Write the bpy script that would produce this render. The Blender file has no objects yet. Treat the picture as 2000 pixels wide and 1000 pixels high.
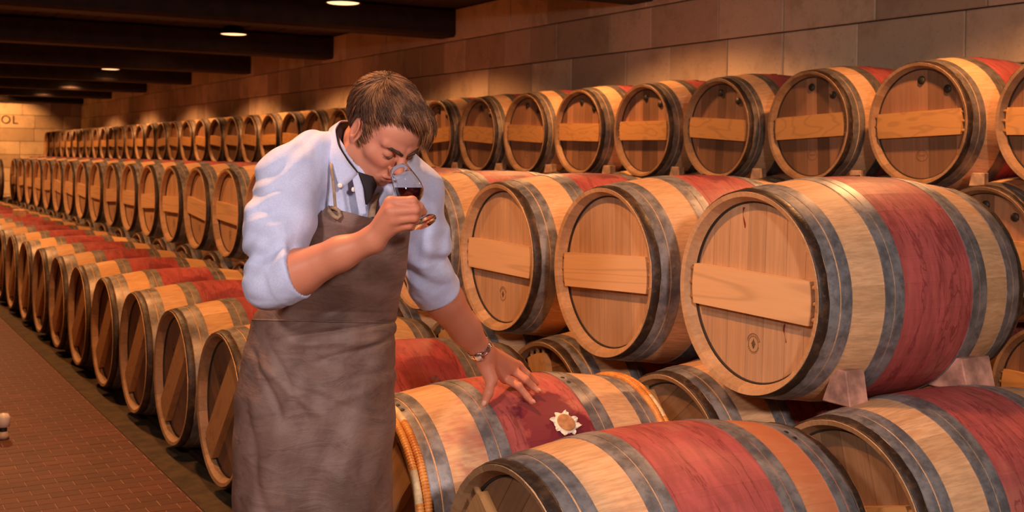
import bpy, math, random
import numpy as np
from mathutils import Matrix, Vector
random.seed(7); rng = np.random.default_rng(7)
S = bpy.context.scene
COL = S.collection
PI = math.pi

# ---------------------------------------------------------------- camera
F = 2286.2; YAW = .5304; PITCH = .0119; ROLL = -.0118; CY = 336.3; CAMH = 1.362
_s, _c = math.sin(YAW), math.cos(YAW); _sp, _cp = math.sin(PITCH), math.cos(PITCH); _sr, _cr = math.sin(ROLL), math.cos(ROLL)
_r0 = np.array([_c, -_s, 0]); _u0 = np.array([_s*_sp, _c*_sp, _cp])
CD = np.array([_s*_cp, _c*_cp, -_sp]); CR = _r0*_cr - _u0*_sr; CU = _u0*_cr + _r0*_sr
CO = np.array([0, 0, CAMH])
cam = bpy.data.cameras.new('camera'); co = bpy.data.objects.new('camera', cam); COL.objects.link(co)
co.matrix_world = Matrix([[CR[i], CU[i], -CD[i], CO[i]] for i in range(3)] + [[0, 0, 0, 1]])
cam.sensor_width = 36; cam.lens = F/2000*36; cam.shift_y = -(500-CY)/2000; cam.clip_end = 200
cam.dof.use_dof = True; cam.dof.focus_distance = 3.1; cam.dof.aperture_fstop = 7.0
S.camera = co
# ---------------------------------------------------------------- world, exposure, lights
S.view_settings.view_transform = 'Standard'; S.view_settings.look = 'None'
S.view_settings.exposure = 0.06; S.view_settings.gamma = 1.0; S.view_settings.use_curve_mapping = False
w = bpy.data.worlds.new('world'); S.world = w; w.use_nodes = True
w.node_tree.nodes['Background'].inputs[0].default_value = (1, .62, .42, 1)
w.node_tree.nodes['Background'].inputs[1].default_value = .035

def cam_pt(x, y, d): return CO + CD*d + CR*(x*1.0) + CU*y

def light(name, kind, loc, energy, color, target=None, **kw):
    l = bpy.data.lights.new(name, kind); l.energy = energy; l.color = color
    for k, v in kw.items(): setattr(l, k, v)
    o = bpy.data.objects.new(name, l); COL.objects.link(o); o.location = loc
    if target is not None:
        o.rotation_euler = (Vector(target)-Vector(loc)).to_track_quat('-Z', 'Y').to_euler()
    return o
WARM = (1, .43, .155)
light('key_lamp_left', 'SPOT', cam_pt(-1.35, 1.05, -.1), 235, (1, .80, .72), target=(1.35, 2.7, .95), spot_size=1.05, spot_blend=.6, shadow_soft_size=.16)
light('key_lamp_right', 'SPOT', cam_pt(1.15, .75, -.3), 270, (1, .79, .71), target=(2.5, 2.9, .85), spot_size=1.5, spot_blend=.6, shadow_soft_size=.13)
LAMP_T = [3.3, 6.65, 10.1, 13.45, 16.85, 20.3, 23.7, 27.0]
for t in LAMP_T:
    light('wall_lamp_light', 'SPOT', (4.1, t, 2.74), 150, WARM, target=(4.1, t, 0), spot_size=2.48, spot_blend=.30, shadow_soft_size=.05)
    light('aisle_lamp_light', 'SPOT', (.95, t, 2.74), 190, WARM, target=(.95, t, 0), spot_size=2.5, spot_blend=.3, shadow_soft_size=.05)
light('end_wall_lamp_light', 'SPOT', (2.6, 29.3, 2.7), 430, (1, .42, .13), target=(2.9, 31, 1.4), spot_size=1.75, spot_blend=.3, shadow_soft_size=.05)

# ---------------------------------------------------------------- helpers
def new_obj(name, mesh, mat=None, parent=None, smooth=True):
    if isinstance(mesh, bpy.types.Mesh):
        me = mesh
    o = bpy.data.objects.new(name, mesh)
    COL.objects.link(o)
    if parent is not None: o.parent = parent
    return o
def mesh(name, verts, faces, mat=None, smooth=True, mats=None, midx=None):
    me = bpy.data.meshes.new(name)
    me.from_pydata([tuple(map(float, v)) for v in verts], [], [tuple(int(i) for i in f) for f in faces])
    if mats:
        for m in mats: me.materials.append(m)
        if midx is not None: me.polygons.foreach_set('material_index', np.asarray(midx, dtype=np.int32))
    elif mat: me.materials.append(mat)
    me.polygons.foreach_set('use_smooth', [smooth]*len(me.polygons))
    me.update(); return me
def empty(name, loc=(0, 0, 0), rot=(0, 0, 0)):
    o = bpy.data.objects.new(name, None); COL.objects.link(o); o.location = loc; o.rotation_euler = rot
    o.empty_display_size = .1
    return o
def tag(o, label, cat, group=None):
    o['label'] = label; o['category'] = cat
    if group: o['group'] = group
    return o
def struct(o): o['kind'] = 'structure'; return o
def box_vf(x0, x1, y0, y1, z0, z1, ch=0):
    if ch <= 0:
        v = [(x, y, z) for z in (z0, z1) for y in (y0, y1) for x in (x0, x1)]
        f = [(0, 2, 3, 1), (4, 5, 7, 6), (0, 1, 5, 4), (2, 6, 7, 3), (0, 4, 6, 2), (1, 3, 7, 5)]
        return v, f
    # chamfered box (24 verts)
    v = []; idx = {}
    X = (x0, x1); Y = (y0, y1); Z = (z0, z1)
    for i in (0, 1):
        for j in (0, 1):
            for k in (0, 1):
                sx, sy, sz = (1, -1)[i], (1, -1)[j], (1, -1)[k]
                for ax in range(3):
                    p = [X[i]+sx*ch, Y[j]+sy*ch, Z[k]+sz*ch]
                    p[ax] = (X[i], Y[j], Z[k])[ax]
                    idx[(i, j, k, ax)] = len(v); v.append(tuple(p))
    f = []
    for i in (0, 1): f.append([idx[(i, a, b, 0)] for a, b in ((0, 0), (1, 0), (1, 1), (0, 1))])
    for j in (0, 1): f.append([idx[(a, j, b, 1)] for a, b in ((0, 0), (1, 0), (1, 1), (0, 1))])
    for k in (0, 1): f.append([idx[(a, b, k, 2)] for a, b in ((0, 0), (1, 0), (1, 1), (0, 1))])
    for a in (0, 1):
        for b in (0, 1):
            f.append([idx[(a, b, 0, 0)], idx[(a, b, 1, 0)], idx[(a, b, 1, 1)], idx[(a, b, 0, 1)]])
            f.append([idx[(a, 0, b, 0)], idx[(a, 1, b, 0)], idx[(a, 1, b, 2)], idx[(a, 0, b, 2)]])
            f.append([idx[(0, a, b, 1)], idx[(1, a, b, 1)], idx[(1, a, b, 2)], idx[(0, a, b, 2)]])
            for k in (0, 1): f.append([idx[(a, b, k, 0)], idx[(a, b, k, 1)], idx[(a, b, k, 2)]])
    v = np.array(v); c = v.mean(0); out = []
    for q in f:
        n = np.cross(v[q[1]]-v[q[0]], v[q[2]]-v[q[0]])
        out.append(q if n @ (v[q].mean(0)-c) > 0 else q[::-1])
    return [tuple(p) for p in v], out
def box_mesh(name, dims, mat, ch=0.0, smooth=False):
    v, f = box_vf(*dims, ch); return mesh(name, v, f, mat, smooth)
def join_vf(parts):
    V = []; Fc = []
    for v, f in parts:
        n = len(V); V += list(v); Fc += [tuple(i+n for i in q) for q in f]
    return V, Fc
def lathe_vf(prof, n=48, closed=True, a0=0, a1=2*PI):
    """prof: list of (axial x, radius); around the X axis"""
    V = []; Fc = []; full = abs(a1-a0-2*PI) < 1e-6; m = n if full else n+1
    for x, r in prof:
        for k in range(m):
            a = a0+(a1-a0)*k/n; V.append((x, r*math.sin(a), r*math.cos(a)))
    L = len(prof)
    for i in range(L if closed else L-1):
        j = (i+1) % L
        for k in range(n):
            k2 = (k+1) % m if full else k+1
            Fc.append((i*m+k, j*m+k, j*m+k2, i*m+k2))
    return V, Fc
def tube_vf(pts, rad, n=8):
    pts = [Vector(p) for p in pts]; V = []; Fc = []; up = None
    if not hasattr(rad, '__len__'): rad = [rad]*len(pts)
    for i, p in enumerate(pts):
        d = (pts[min(i+1, len(pts)-1)]-pts[max(i-1, 0)]).normalized()
        if up is None: up = d.orthogonal().normalized()
        up = (up - d*up.dot(d)).normalized(); s = d.cross(up)
        for k in range(n):
            a = 2*PI*k/n; V.append(tuple(p+(up*math.cos(a)+s*math.sin(a))*rad[i]))
    for i in range(len(pts)-1):
        for k in range(n): Fc.append((i*n+k, i*n+(k+1) % n, (i+1)*n+(k+1) % n, (i+1)*n+k))
    Fc.append(tuple(range(n))[::-1]); Fc.append(tuple((len(pts)-1)*n+k for k in range(n)))
    return V, Fc

# ---------------------------------------------------------------- materials
class NT:
    def __init__(s, name):
        s.m = bpy.data.materials.new(name); s.m.use_nodes = True; s.t = s.m.node_tree
        s.b = s.t.nodes['Principled BSDF']
    def n(s, ty, **kw):
        o = s.t.nodes.new(ty)
        for k, v in kw.items(): setattr(o, k, v)
        return o
    def l(s, a, b): s.t.links.new(a, b)
    def setin(s, node, key, v):
        if isinstance(v, bpy.types.NodeSocket): s.l(v, node.inputs[key])
        else: node.inputs[key].default_value = v
    def math(s, op, a, b=None, c=None, clamp=False):
        o = s.n('ShaderNodeMath', operation=op, use_clamp=clamp); s.setin(o, 0, a)
        if b is not None: s.setin(o, 1, b)
        if c is not None: s.setin(o, 2, c)
        return o.outputs[0]
    def ramp(s, v, lo, hi): 
        o = s.n('ShaderNodeMapRange', interpolation_type='SMOOTHSTEP'); s.setin(o, 0, v); o.inputs[1].default_value = lo; o.inputs[2].default_value = hi
        return o.outputs[0]
    def mix(s, f, a, b, mode='MIX'):
        o = s.n('ShaderNodeMix', data_type='RGBA', blend_type=mode); s.setin(o, 0, f)
        for k, v in ((6, a), (7, b)):
            if isinstance(v, bpy.types.NodeSocket): s.l(v, o.inputs[k])
            else: o.inputs[k].default_value = (*v, 1) if len(v) == 3 else v
        return o.outputs[2]
    def noise(s, vec, scale, detail=4, rough=.55, dist=0, mapscale=None, off=None):
        if mapscale is not None:
            mp = s.n('ShaderNodeMapping'); s.l(vec, mp.inputs[0]); mp.inputs['Scale'].default_value = mapscale
            if off is not None: s.l(off, mp.inputs['Location'])
            vec = mp.outputs[0]
        o = s.n('ShaderNodeTexNoise'); s.l(vec, o.inputs['Vector']); o.inputs['Scale'].default_value = scale
        o.inputs['Detail'].default_value = detail; o.inputs['Roughness'].default_value = rough; o.inputs['Distortion'].default_value = dist
        return o.outputs['Fac']
    def obj(s): return s.n('ShaderNodeTexCoord').outputs['Object']
    def pos(s): return s.n('ShaderNodeNewGeometry').outputs['Position']
    def rnd(s): return s.n('ShaderNodeObjectInfo').outputs['Random']
    def attr(s, name): return s.n('ShaderNodeAttribute', attribute_type='OBJECT', attribute_name=name).outputs['Fac']
    def bump(s, h, strength=.3, dist=.002):
        o = s.n('ShaderNodeBump'); o.inputs['Strength'].default_value = strength; o.inputs['Distance'].default_value = dist
        s.l(h, o.inputs['Height']); s.l(o.outputs[0], s.b.inputs['Normal']); return o
    def base(s, c): s.setin(s.b, 'Base Color', c if isinstance(c, bpy.types.NodeSocket) else (*c, 1))
    def rough(s, v): s.setin(s.b, 'Roughness', v)

def simple(name, col, rough=.6, metal=0, noise=None, amt=.25, bumpd=0, coat=0):
    k = NT(name); k.rough(rough); k.b.inputs['Metallic'].default_value = metal
    if noise:
        nz = k.noise(k.obj(), noise, 5)
        d = tuple(max(0, c*(1-amt)) for c in col); e = tuple(min(1, c*(1+amt)) for c in col)
        k.base(k.mix(k.ramp(nz, .3, .7), d, e))
        if bumpd: k.bump(nz, .6, bumpd)
    else: k.base(col)
    if coat: k.b.inputs['Coat Weight'].default_value = coat
    return k.m

R_END, R_MID, BL = .2985, .3463, .876
def prof_r(x): return R_MID-(R_MID-R_END)*((x-BL/2)/(BL/2))**2
H1, H2, H3 = .108, .222, .293   # outer edge of head hoops, inner hoop pair, red band start

def stave_mat(name, wood, red, redness=1.0, dirt=.0):
    k = NT(name); ob = k.obj(); ps = k.pos(); rn = k.rnd()
    sx = k.n('ShaderNodeSeparateXYZ'); k.l(ob, sx.inputs[0]); x, y, z = sx.outputs
    off = k.n('ShaderNodeCombineXYZ'); k.l(k.math('MULTIPLY', rn, 37.), off.inputs[0]); k.l(k.math('MULTIPLY', rn, 91.), off.inputs[1])
    gr = k.noise(ob, 1, 6, .65, .3, mapscale=(5, 110, 110), off=off.outputs[0])
    gr2 = k.noise(ob, 1, 3, .5, .8, mapscale=(2.2, 28, 28), off=off.outputs[0])
    lo = tuple(c*.80 for c in wood); hi = tuple(min(1, c*1.14) for c in wood)
    c = k.mix(k.ramp(gr, .3, .7), lo, hi)
    c = k.mix(k.math('MULTIPLY', k.ramp(gr2, .52, .75), .45), c, (wood[0]*.82, wood[1]*.62, wood[2]*.45))
    tint = k.mix(rn, (.84, .80, .74), (1.08, 1.06, 1.04)); c = k.mix(1., c, tint, 'MULTIPLY')
    # world-space blotches and pink blush of spilt wine
    bl = k.noise(ps, 5, 4, .6, .5)
    blush = k.attr('blush')
    edge = k.noise(ps, 24, 3)
    xe = k.math('ADD', x, k.math('MULTIPLY', k.math('SUBTRACT', edge, .5), .012))
    inband = k.math('MULTIPLY', k.ramp(xe, H3-.006, H3-.001), k.math('SUBTRACT', 1., k.ramp(xe, BL-H3+.001, BL-H3+.006)))
    out = k.math('MULTIPLY', k.ramp(bl, .50, .66), blush)
    far = k.math('MULTIPLY', k.ramp(x, BL/2, BL/2+.02), k.math('MULTIPLY', k.ramp(k.attr('farblush'), .2, .8), k.ramp(bl, .2, .5)))
    c = k.mix(k.math('MULTIPLY', out, .75), c, (red[0]*1.1, red[1]*1.3, red[2]*1.1))
    c = k.mix(k.math('MULTIPLY', far, .8), c, (.62, .17, .06))
    # red band with darker drips running round the barrel
    w1 = k.noise(ps, 1, 5, .6, .6, mapscale=(15, 2.6, 2.6))
    line = k.math('SUBTRACT', 1., k.ramp(k.math('ABSOLUTE', k.math('SUBTRACT', w1, .5)), .004, .022))
    w2 = k.noise(ps, 1, 4, .6, .4, mapscale=(34, 7, 7))
    rc = k.mix(k.ramp(w2, .3, .72), tuple(v*.82 for v in red), tuple(v*1.25 for v in red))
    rc = k.mix(k.math('MULTIPLY', k.ramp(bl, .55, .72), .55), rc, (red[0]*1.25, red[1]*2.1, red[2]*1.6))
    rc = k.mix(k.math('MULTIPLY', line, .55), rc, (red[0]*.40, red[1]*.22, red[2]*.3))
    rc = k.mix(k.math('MULTIPLY', k.math('SUBTRACT', 1., k.ramp(gr, .25, .5)), .35), rc, (red[0]*.7, red[1]*.55, red[2]*.6))
    # splash around the bung
    arc = k.math('ADD', k.math('MULTIPLY', k.math('ARCTAN2', y, z), R_MID), k.attr('arc_offset'))
    dx = k.math('SUBTRACT', x, BL/2+.02)
    dd = k.math('SQRT', k.math('ADD', k.math('MULTIPLY', dx, dx), k.math('MULTIPLY', k.math('MULTIPLY', arc, arc), .75)))
    dd = k.math('ADD', dd, k.math('MULTIPLY', k.math('SUBTRACT', k.noise(ps, 13, 4, .6), .5), .17))
    spl = k.math('MULTIPLY', k.math('SUBTRACT', 1., k.ramp(dd, .095, .125)), k.math('ADD', .35, k.attr('splash')), clamp=True)
    rc = k.mix(spl, rc, (red[0]*.42, red[1]*.25, red[2]*.45))
    c = k.mix(k.math('MULTIPLY', inband, redness), c, rc)
    if dirt: c = k.mix(k.math('MULTIPLY', k.ramp(k.noise(ps, 9, 5), .45, .7), dirt), c, (.12, .06, .03))
    k.base(c); k.rough(k.math('ADD', .44, k.math('MULTIPLY', gr, .2))); k.b.inputs['Specular IOR Level'].default_value = .35
    k.bump(gr, .35, .0012); return k.m
def head_mat(name, wood, contrast=.15, dirt=0.):
    k = NT(name); ob = k.obj(); ps = k.pos(); rn = k.rnd()
    off = k.n('ShaderNodeCombineXYZ'); k.l(k.math('MULTIPLY', rn, 53.), off.inputs[1]); k.l(k.math('MULTIPLY', rn, 19.), off.inputs[2])
    gr = k.noise(ob, 1, 6, .65, .25, mapscale=(60, 85, 3.2), off=off.outputs[0])
    g2 = k.noise(ob, 1, 3, .5, .7, mapscale=(20, 22, 1.6), off=off.outputs[0])
    c = k.mix(k.ramp(gr, .28, .72), tuple(v*.84 for v in wood), tuple(min(1, v*1.1) for v in wood))
    c = k.mix(k.math('MULTIPLY', k.ramp(g2, .5, .75), .4), c, (wood[0]*.85, wood[1]*.7, wood[2]*.55))
    c = k.mix(1., c, k.mix(rn, (1-contrast*1.3,)*3, (1+contrast*.4,)*3), 'MULTIPLY')
    if dirt: c = k.mix(k.math('MULTIPLY', k.ramp(k.noise(ps, 7, 5), .4, .7), dirt), c, (.10, .045, .02))
    k.base(c); k.rough(.55); k.b.inputs['Specular IOR Level'].default_value = .3; k.bump(gr, .3, .001); return k.m
def bar_mat(name, wood, cath=13., ms=(3, 2.6, 9)):
    k = NT(name); ob = k.obj(); rn = k.rnd()
    off = k.n('ShaderNodeCombineXYZ'); k.l(k.math('MULTIPLY', rn, 31.), off.inputs[1]); k.l(k.math('MULTIPLY', rn, 17.), off.inputs[2])
    n0 = k.noise(ob, 1, 2, .45, .15, mapscale=ms, off=off.outputs[0])
    rings = k.math('FRACT', k.math('MULTIPLY', n0, cath))
    rg = k.math('ABSOLUTE', k.math('SUBTRACT', rings, .5))
    fine = k.noise(ob, 1, 5, .6, 0, mapscale=(40, 5, 120), off=off.outputs[0])
    c = k.mix(k.ramp(rg, .0, .22), tuple(v*.80 for v in wood), wood)
    c = k.mix(k.math('MULTIPLY', k.ramp(fine, .4, .7), .25), c, tuple(v*.8 for v in wood))
    k.base(c); k.rough(.5); k.b.inputs['Specular IOR Level'].default_value = .35; k.bump(fine, .2, .0006); return k.m
def metal_mat(name, a, b, rust=.25):
    k = NT(name); ps = k.pos()
    n1 = k.noise(ps, 18, 6, .65); n2 = k.noise(ps, 160, 3)
    c = k.mix(k.ramp(n1, .35, .65), a, b)
    c = k.mix(k.math('MULTIPLY', k.ramp(k.noise(ps, 46, 5), .56, .68), rust), c, (.07, .045, .035))
    k.base(c); k.b.inputs['Metallic'].default_value = .55; k.rough(k.math('ADD', .36, k.math('MULTIPLY', n1, .25))); k.bump(n2, .15, .0006); return k.m
def chime_mat():
    k = NT('dark_chime'); ps = k.pos(); n1 = k.noise(ps, 22, 6, .7); n2 = k.noise(ps, 70, 4)
    c = k.mix(k.ramp(n1, .45, .75), (.030, .016, .010), (.11, .058, .032)); c = k.mix(k.math('MULTIPLY', k.ramp(n2, .6, .75), .22), c, (.30, .17, .09))
    k.base(c); k.rough(k.math('ADD', .30, k.math('MULTIPLY', n2, .4))); k.bump(n1, .6, .004); return k.m
WOOD = (.74, .45, .245); RED = (.44, .095, .085)
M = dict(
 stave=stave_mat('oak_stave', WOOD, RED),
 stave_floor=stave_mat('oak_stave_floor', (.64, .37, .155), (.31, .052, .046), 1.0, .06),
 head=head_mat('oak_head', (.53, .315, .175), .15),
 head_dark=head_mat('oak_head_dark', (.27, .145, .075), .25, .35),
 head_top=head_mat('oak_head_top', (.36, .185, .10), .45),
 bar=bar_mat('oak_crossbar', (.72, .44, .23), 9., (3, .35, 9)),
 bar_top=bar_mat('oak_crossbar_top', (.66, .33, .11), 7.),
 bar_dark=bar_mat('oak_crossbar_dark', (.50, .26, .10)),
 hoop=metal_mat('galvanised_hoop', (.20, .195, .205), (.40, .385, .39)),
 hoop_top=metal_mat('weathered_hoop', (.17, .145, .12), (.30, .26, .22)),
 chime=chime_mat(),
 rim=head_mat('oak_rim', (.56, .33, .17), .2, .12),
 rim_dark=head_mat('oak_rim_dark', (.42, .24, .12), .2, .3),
 croze=simple('dark_croze', (.030, .018, .012), .8),
 stamp=simple('burnt_stamp', (.10, .05, .028), .8),
 peg=simple('oak_peg', (.36, .19, .08), .6, 0, 40, .3),
 knob=simple('dark_bolt', (.035, .03, .022), .5, .3, 30, .4),
 bung2=simple('wine_soaked_bung', (.14, .035, .03), .6, 0, 60, .25, .001),
 bung=simple('oak_bung', (.50, .24, .10), .7, 0, 60, .25, .001),
 cloth=simple('bung_cloth', (.86, .78, .62), .9),
 wedge=simple('wine_stained_wedge', (.52, .26, .19), .8, 0, 14, .45, .002),
 wedge2=simple('oak_wedge', (.55, .33, .18), .8, 0, 20, .3, .001),
 rivet=simple('hoop_rivet', (.05, .05, .052), .5, .6),
 winestain=simple('wine_drip', (.20, .02, .02), .5),
)
k = NT('willow_binding'); ob = k.obj()
wv = k.noise(ob, 30, 3); k.base(k.mix(k.ramp(wv, .35, .65), (.62, .20, .035), (.80, .34, .07))); k.rough(.35); k.b.inputs['Coat Weight'].default_value = .3
M['willow'] = k.m
M['willow_bare'] = simple('bare_willow', (.78, .56, .30), .6, 0, 50, .25)

# ---------------------------------------------------------------- structure
WALL_X = 5.6; CEIL_Z = 2.875; END_Y = 31.1
def stone_mat():
    k = NT('limestone_block'); ps = k.pos(); rn = k.rnd()
    n1 = k.noise(ps, 3.2, 7, .68); n2 = k.noise(ps, 38, 5, .7)
    c = k.mix(k.ramp(rn, 0, 1), (.47, .35, .24), (.76, .60, .42))
    c = k.mix(k.math('MULTIPLY', k.ramp(n1, .45, .72), .55), c, (.30, .22, .14))
    c = k.mix(k.math('MULTIPLY', k.ramp(n2, .56, .7), .35), c, (.25, .18, .12))
    k.base(c); k.rough(.92); k.bump(k.math('ADD', n1, n2), .6, .006); return k.m
M['stone'] = stone_mat(); M['mortar'] = simple('mortar', (.27, .20, .14), .95, 0, 20, .2)
def tile_mat():
    k = NT('terracotta_tile'); ps = k.pos(); rn = k.rnd()
    n1 = k.noise(ps, 2.2, 5, .6); n2 = k.noise(ps, 60, 4)
    vor = k.n('ShaderNodeTexWhiteNoise'); 
    c = k.mix(rn, (.098, .023, .011), (.140, .035, .017))
    c = k.mix(k.math('MULTIPLY', k.ramp(n1, .42, .66), .5), c, (.085, .030, .011))
    c = k.mix(k.math('MULTIPLY', k.ramp(n2, .5, .75), .15), c, (.36, .15, .09))
    k.base(c); k.rough(.62); k.bump(n2, .25, .001); return k.m
M['tile'] = tile_mat(); M['grout'] = simple('pale_grout', (.36, .20, .13), .9, 0, 30, .15)
M['kerb'] = simple('dusty_concrete', (.075, .045, .018), .9, 0, 12, .35, .002)
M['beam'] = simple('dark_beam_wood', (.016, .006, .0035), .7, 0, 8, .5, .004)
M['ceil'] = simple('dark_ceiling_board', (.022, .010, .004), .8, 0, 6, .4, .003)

v, f = box_vf(-4, WALL_X, -4, END_Y, -.12, -.0018)
fl = struct(new_obj('floor', mesh('floor', v, f, M['grout'], False)))
kb = struct(new_obj('barrel_support_1', box_mesh('barrel_plinth', (1.25, WALL_X, -2, END_Y, -.02, .004), M['kerb'])))
# floor tiles in running bond, long side across the aisle
tl, tw, g = .118, .074, .0042
tv, tf = box_vf(0, tl-g, 0, tw-g, -.012, 0, .0008)
tile_me = mesh('floor_tile', tv, tf, M['tile'], False)
cells = []
for r in range(-10, 400):
    y = r*tw
    if y > 26: break
    for c in range(-30, 12):
        x = 1.248-tl*(c+1)-(tl*.5 if r % 2 else 0)
        if x < -2.6: continue
        q = np.array([x+tl/2, y+tw/2, 0])-CO; dep = q @ CD
        if dep < .5: vis = False
        else:
            sx = 1000+F*(q@CR)/dep; sy = CY-F*(q@CU)/dep; vis = -20 < sx < 470 and 560 < sy < 1015
        cells.append((dep if vis else 1e3+abs(dep), x, y))
cells.sort()
for d, x, y in cells[:300]:
    o = new_obj('floor_tile', tile_me, parent=fl); o.location = (x, y, random.uniform(-.0005, .0004))
rest = [(x, y) for d, x, y in cells[300:] if y < 16]
tv = np.array(tv); V = np.concatenate([tv+np.array([x, y, random.uniform(-.0005, .0004)]) for x, y in rest])
Fc = []
for i in range(len(rest)): Fc += [[a+i*len(tv) for a in q] for q in tf]
o = new_obj('floor_tiles', mesh('floor_tiles', V, Fc, M['tile'], False), parent=fl); o['kind'] = 'stuff'

def block_wall(parent, axis, u0, u1, z0, z1, place, nmax=300):
    """rows of limestone blocks; place(u,z,w,h)->location; mesh shared per width"""
    widths = [.46, .56, .66, .80]; hh = .3255; me = {}
    for wd in widths:
        pts = (0, wd-.007, -.09, .0, 0, hh-.008) if axis == 'y' else None
        if axis == 'y': dims = (-.06, .0, 0, wd-.007, 0, hh-.008)
        else: dims = (0, wd-.007, -.06, .0, 0, hh-.008)
        me[wd] = box_mesh('limestone_block', dims, M['stone'], .006)
    n = 0; z = z0; blocks = []
    while z < z1-.02:
        u = u0-random.random()*.5
        while u < u1:
            wd = random.choice(widths); blocks.append((u, z, wd)); u += wd
        z += hh
    return blocks, me
wr = struct(new_obj('wall_right', box_mesh('wall_right', (WALL_X, WALL_X+.3, -2, END_Y+.3, -.02, CEIL_Z+.3), M['mortar'])))
blocks, me = block_wall(wr, 'y', .6, END_Y-.3, CEIL_Z-.0-.3255*5+.01, CEIL_Z, None)
blocks = [b for b in blocks if b[0]+b[2] < END_Y]
n_b = 0
blocks.sort(key=lambda b: b[0])
far_parts = []
for u, z, wd in blocks:
    if n_b < 292:
        o = new_obj('limestone_block', me[wd], parent=wr); o.location = (WALL_X+random.uniform(-.004, .004), u, z); n_b += 1
    else:
        vv = [(v.co.x+WALL_X, v.co.y+u, v.co.z+z) for v in me[wd].vertices]; far_parts.append((vv, [tuple(p.vertices) for p in me[wd].polygons]))
low_blocks, _ = block_wall(wr, 'y', .6, END_Y-.3, CEIL_Z-.3255*9+.01, CEIL_Z-.3255*5-.1, None)
for u, z, wd in low_blocks:
    vv = [(v.co.x+WALL_X, v.co.y+u, v.co.z+z) for v in me[wd].vertices]; far_parts.append((vv, [tuple(p.vertices) for p in me[wd].polygons]))
v, f = join_vf(far_parts); o = new_obj('limestone_blocks', mesh('limestone_blocks', v, f, M['stone'], False), parent=wr); o['kind'] = 'stuff'
we = struct(new_obj('wall_back', box_mesh('wall_back', (-4, WALL_X, END_Y, END_Y+.3, -.02, CEIL_Z+.3), M['mortar'])))
blocks, me = block_wall(we, 'x', -.6, WALL_X-.05, 0.01, CEIL_Z, None)
for u, z, wd in blocks:
    if u < WALL_X-.08 and u+wd >= WALL_X:
        o = new_obj('limestone_block', box_mesh('limestone_block', (0, WALL_X-u-.004, -.06, 0, 0, .3135), M['stone'], .006), parent=we); o.location = (u, END_Y, z)
    if u+wd < WALL_X:
        o = new_obj('limestone_block', me[wd], parent=we); o.location = (u, END_Y+random.uniform(-.004, .004), z)
struct(new_obj('wall_left', box_mesh('wall_left', (-4.2, -4, -4, END_Y, -.02, CEIL_Z+.3), M['stone'])))
# lettering painted on the end wall
cu = bpy.data.curves.new('wall_lettering', 'FONT'); cu.body = 'ROL'; cu.size = .29; cu.extrude = .002; cu.space_character = 1.15; cu.align_x = 'RIGHT'
lt = bpy.data.objects.new('wall_lettering', cu); COL.objects.link(lt); cu.materials.append(simple('dark_letter_paint', (.09, .05, .025), .8))
lt.parent = we; lt.rotation_euler = (PI/2, 0, 0); lt.location = (4.08, END_Y-.072, 2.065); lt.scale = (.98, 1, 1)
# ceiling: boards and beams
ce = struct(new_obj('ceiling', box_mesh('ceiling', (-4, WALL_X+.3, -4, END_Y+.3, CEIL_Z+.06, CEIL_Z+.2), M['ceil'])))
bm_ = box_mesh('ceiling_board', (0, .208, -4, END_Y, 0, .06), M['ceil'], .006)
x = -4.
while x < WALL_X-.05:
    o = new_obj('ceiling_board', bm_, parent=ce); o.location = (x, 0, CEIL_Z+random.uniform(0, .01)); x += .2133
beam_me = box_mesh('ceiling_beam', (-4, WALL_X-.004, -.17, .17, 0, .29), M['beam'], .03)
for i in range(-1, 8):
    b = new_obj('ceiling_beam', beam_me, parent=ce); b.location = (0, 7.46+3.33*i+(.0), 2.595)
# ---------------------------------------------------------------- barrels
NS = 28
def stave_vf(i0=None, seg=14, sub=3):
    """one stave centred on local +Z, axis along X, incl. chime bevel"""
    xs = [0]+[BL*k/seg for k in range(1, seg)]+[BL]
    ha = PI/NS-.0003
    V = []; Fc = []
    m = sub+1
    th = .028
    rows = [('in', .034, prof_r(.034)-th-.002), ('in', .0, R_END-.014)]
    prof = [(.036, prof_r(.03)-.034), (.004, R_END-.014)]+[(x_, prof_r(x_)) for x_ in xs]+[(BL-.004, R_END-.014), (BL-.036, prof_r(.03)-.034)]
    for x_, r in prof:
        for j in range(m):
            a = -ha+2*ha*j/sub; V.append((x_, r*math.sin(a), r*math.cos(a)))
    for i in range(len(prof)-1):
        for j in range(sub): Fc.append((i*m+j, (i+1)*m+j, (i+1)*m+j+1, i*m+j+1))
    # side skirts
    base = len(V)
    for side in (0, sub):
        st = len(V)
        for x_, r in prof[2:-2]:
            a = -ha+2*ha*side/sub; V.append((x_, (r-.0035)*math.sin(a), (r-.0035)*math.cos(a)))
        for i in range(len(xs)-1):
            p, q = (2+i)*m+side, (3+i)*m+side
            Fc.append((st+i, st+i+1, q, p) if side == 0 else (p, q, st+i+1, st+i))
    return V, Fc
def rotx(V, a):
    c, s = math.cos(a), math.sin(a); return [(x, y*c-z*s, y*s+z*c) for x, y, z in V]
def inner_shell_vf(n=56):
    prof = [(.050, prof_r(.03)-.034), (.052, R_END-.034), (BL/2, R_MID-.012), (BL-.052, R_END-.034), (BL-.050, prof_r(.03)-.034)]
    return lathe_vf(prof, n, closed=False)
SV = stave_vf()
def stave_midx(faces_n): return None
def with_rim(V, Fc, m_body, m_rim, name):
    V = np.array(V); idx = []
    for q in Fc:
        xm = V[list(q), 0]; r = np.hypot(V[list(q), 1], V[list(q), 2])
        rim = (xm.max() <= .0361 and xm.min() < .005 and r.max() < R_END+.0005 and (xm.max() > .003 or True) and (r.max()-r.min() > .004)) or (xm.min() >= BL-.0361 and (r.max()-r.min() > .004) and xm.max() > BL-.005)
        idx.append(1 if rim else 0)
    me = mesh(name, V, Fc, None, True, [m_body, m_rim], idx)
    return me
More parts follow.
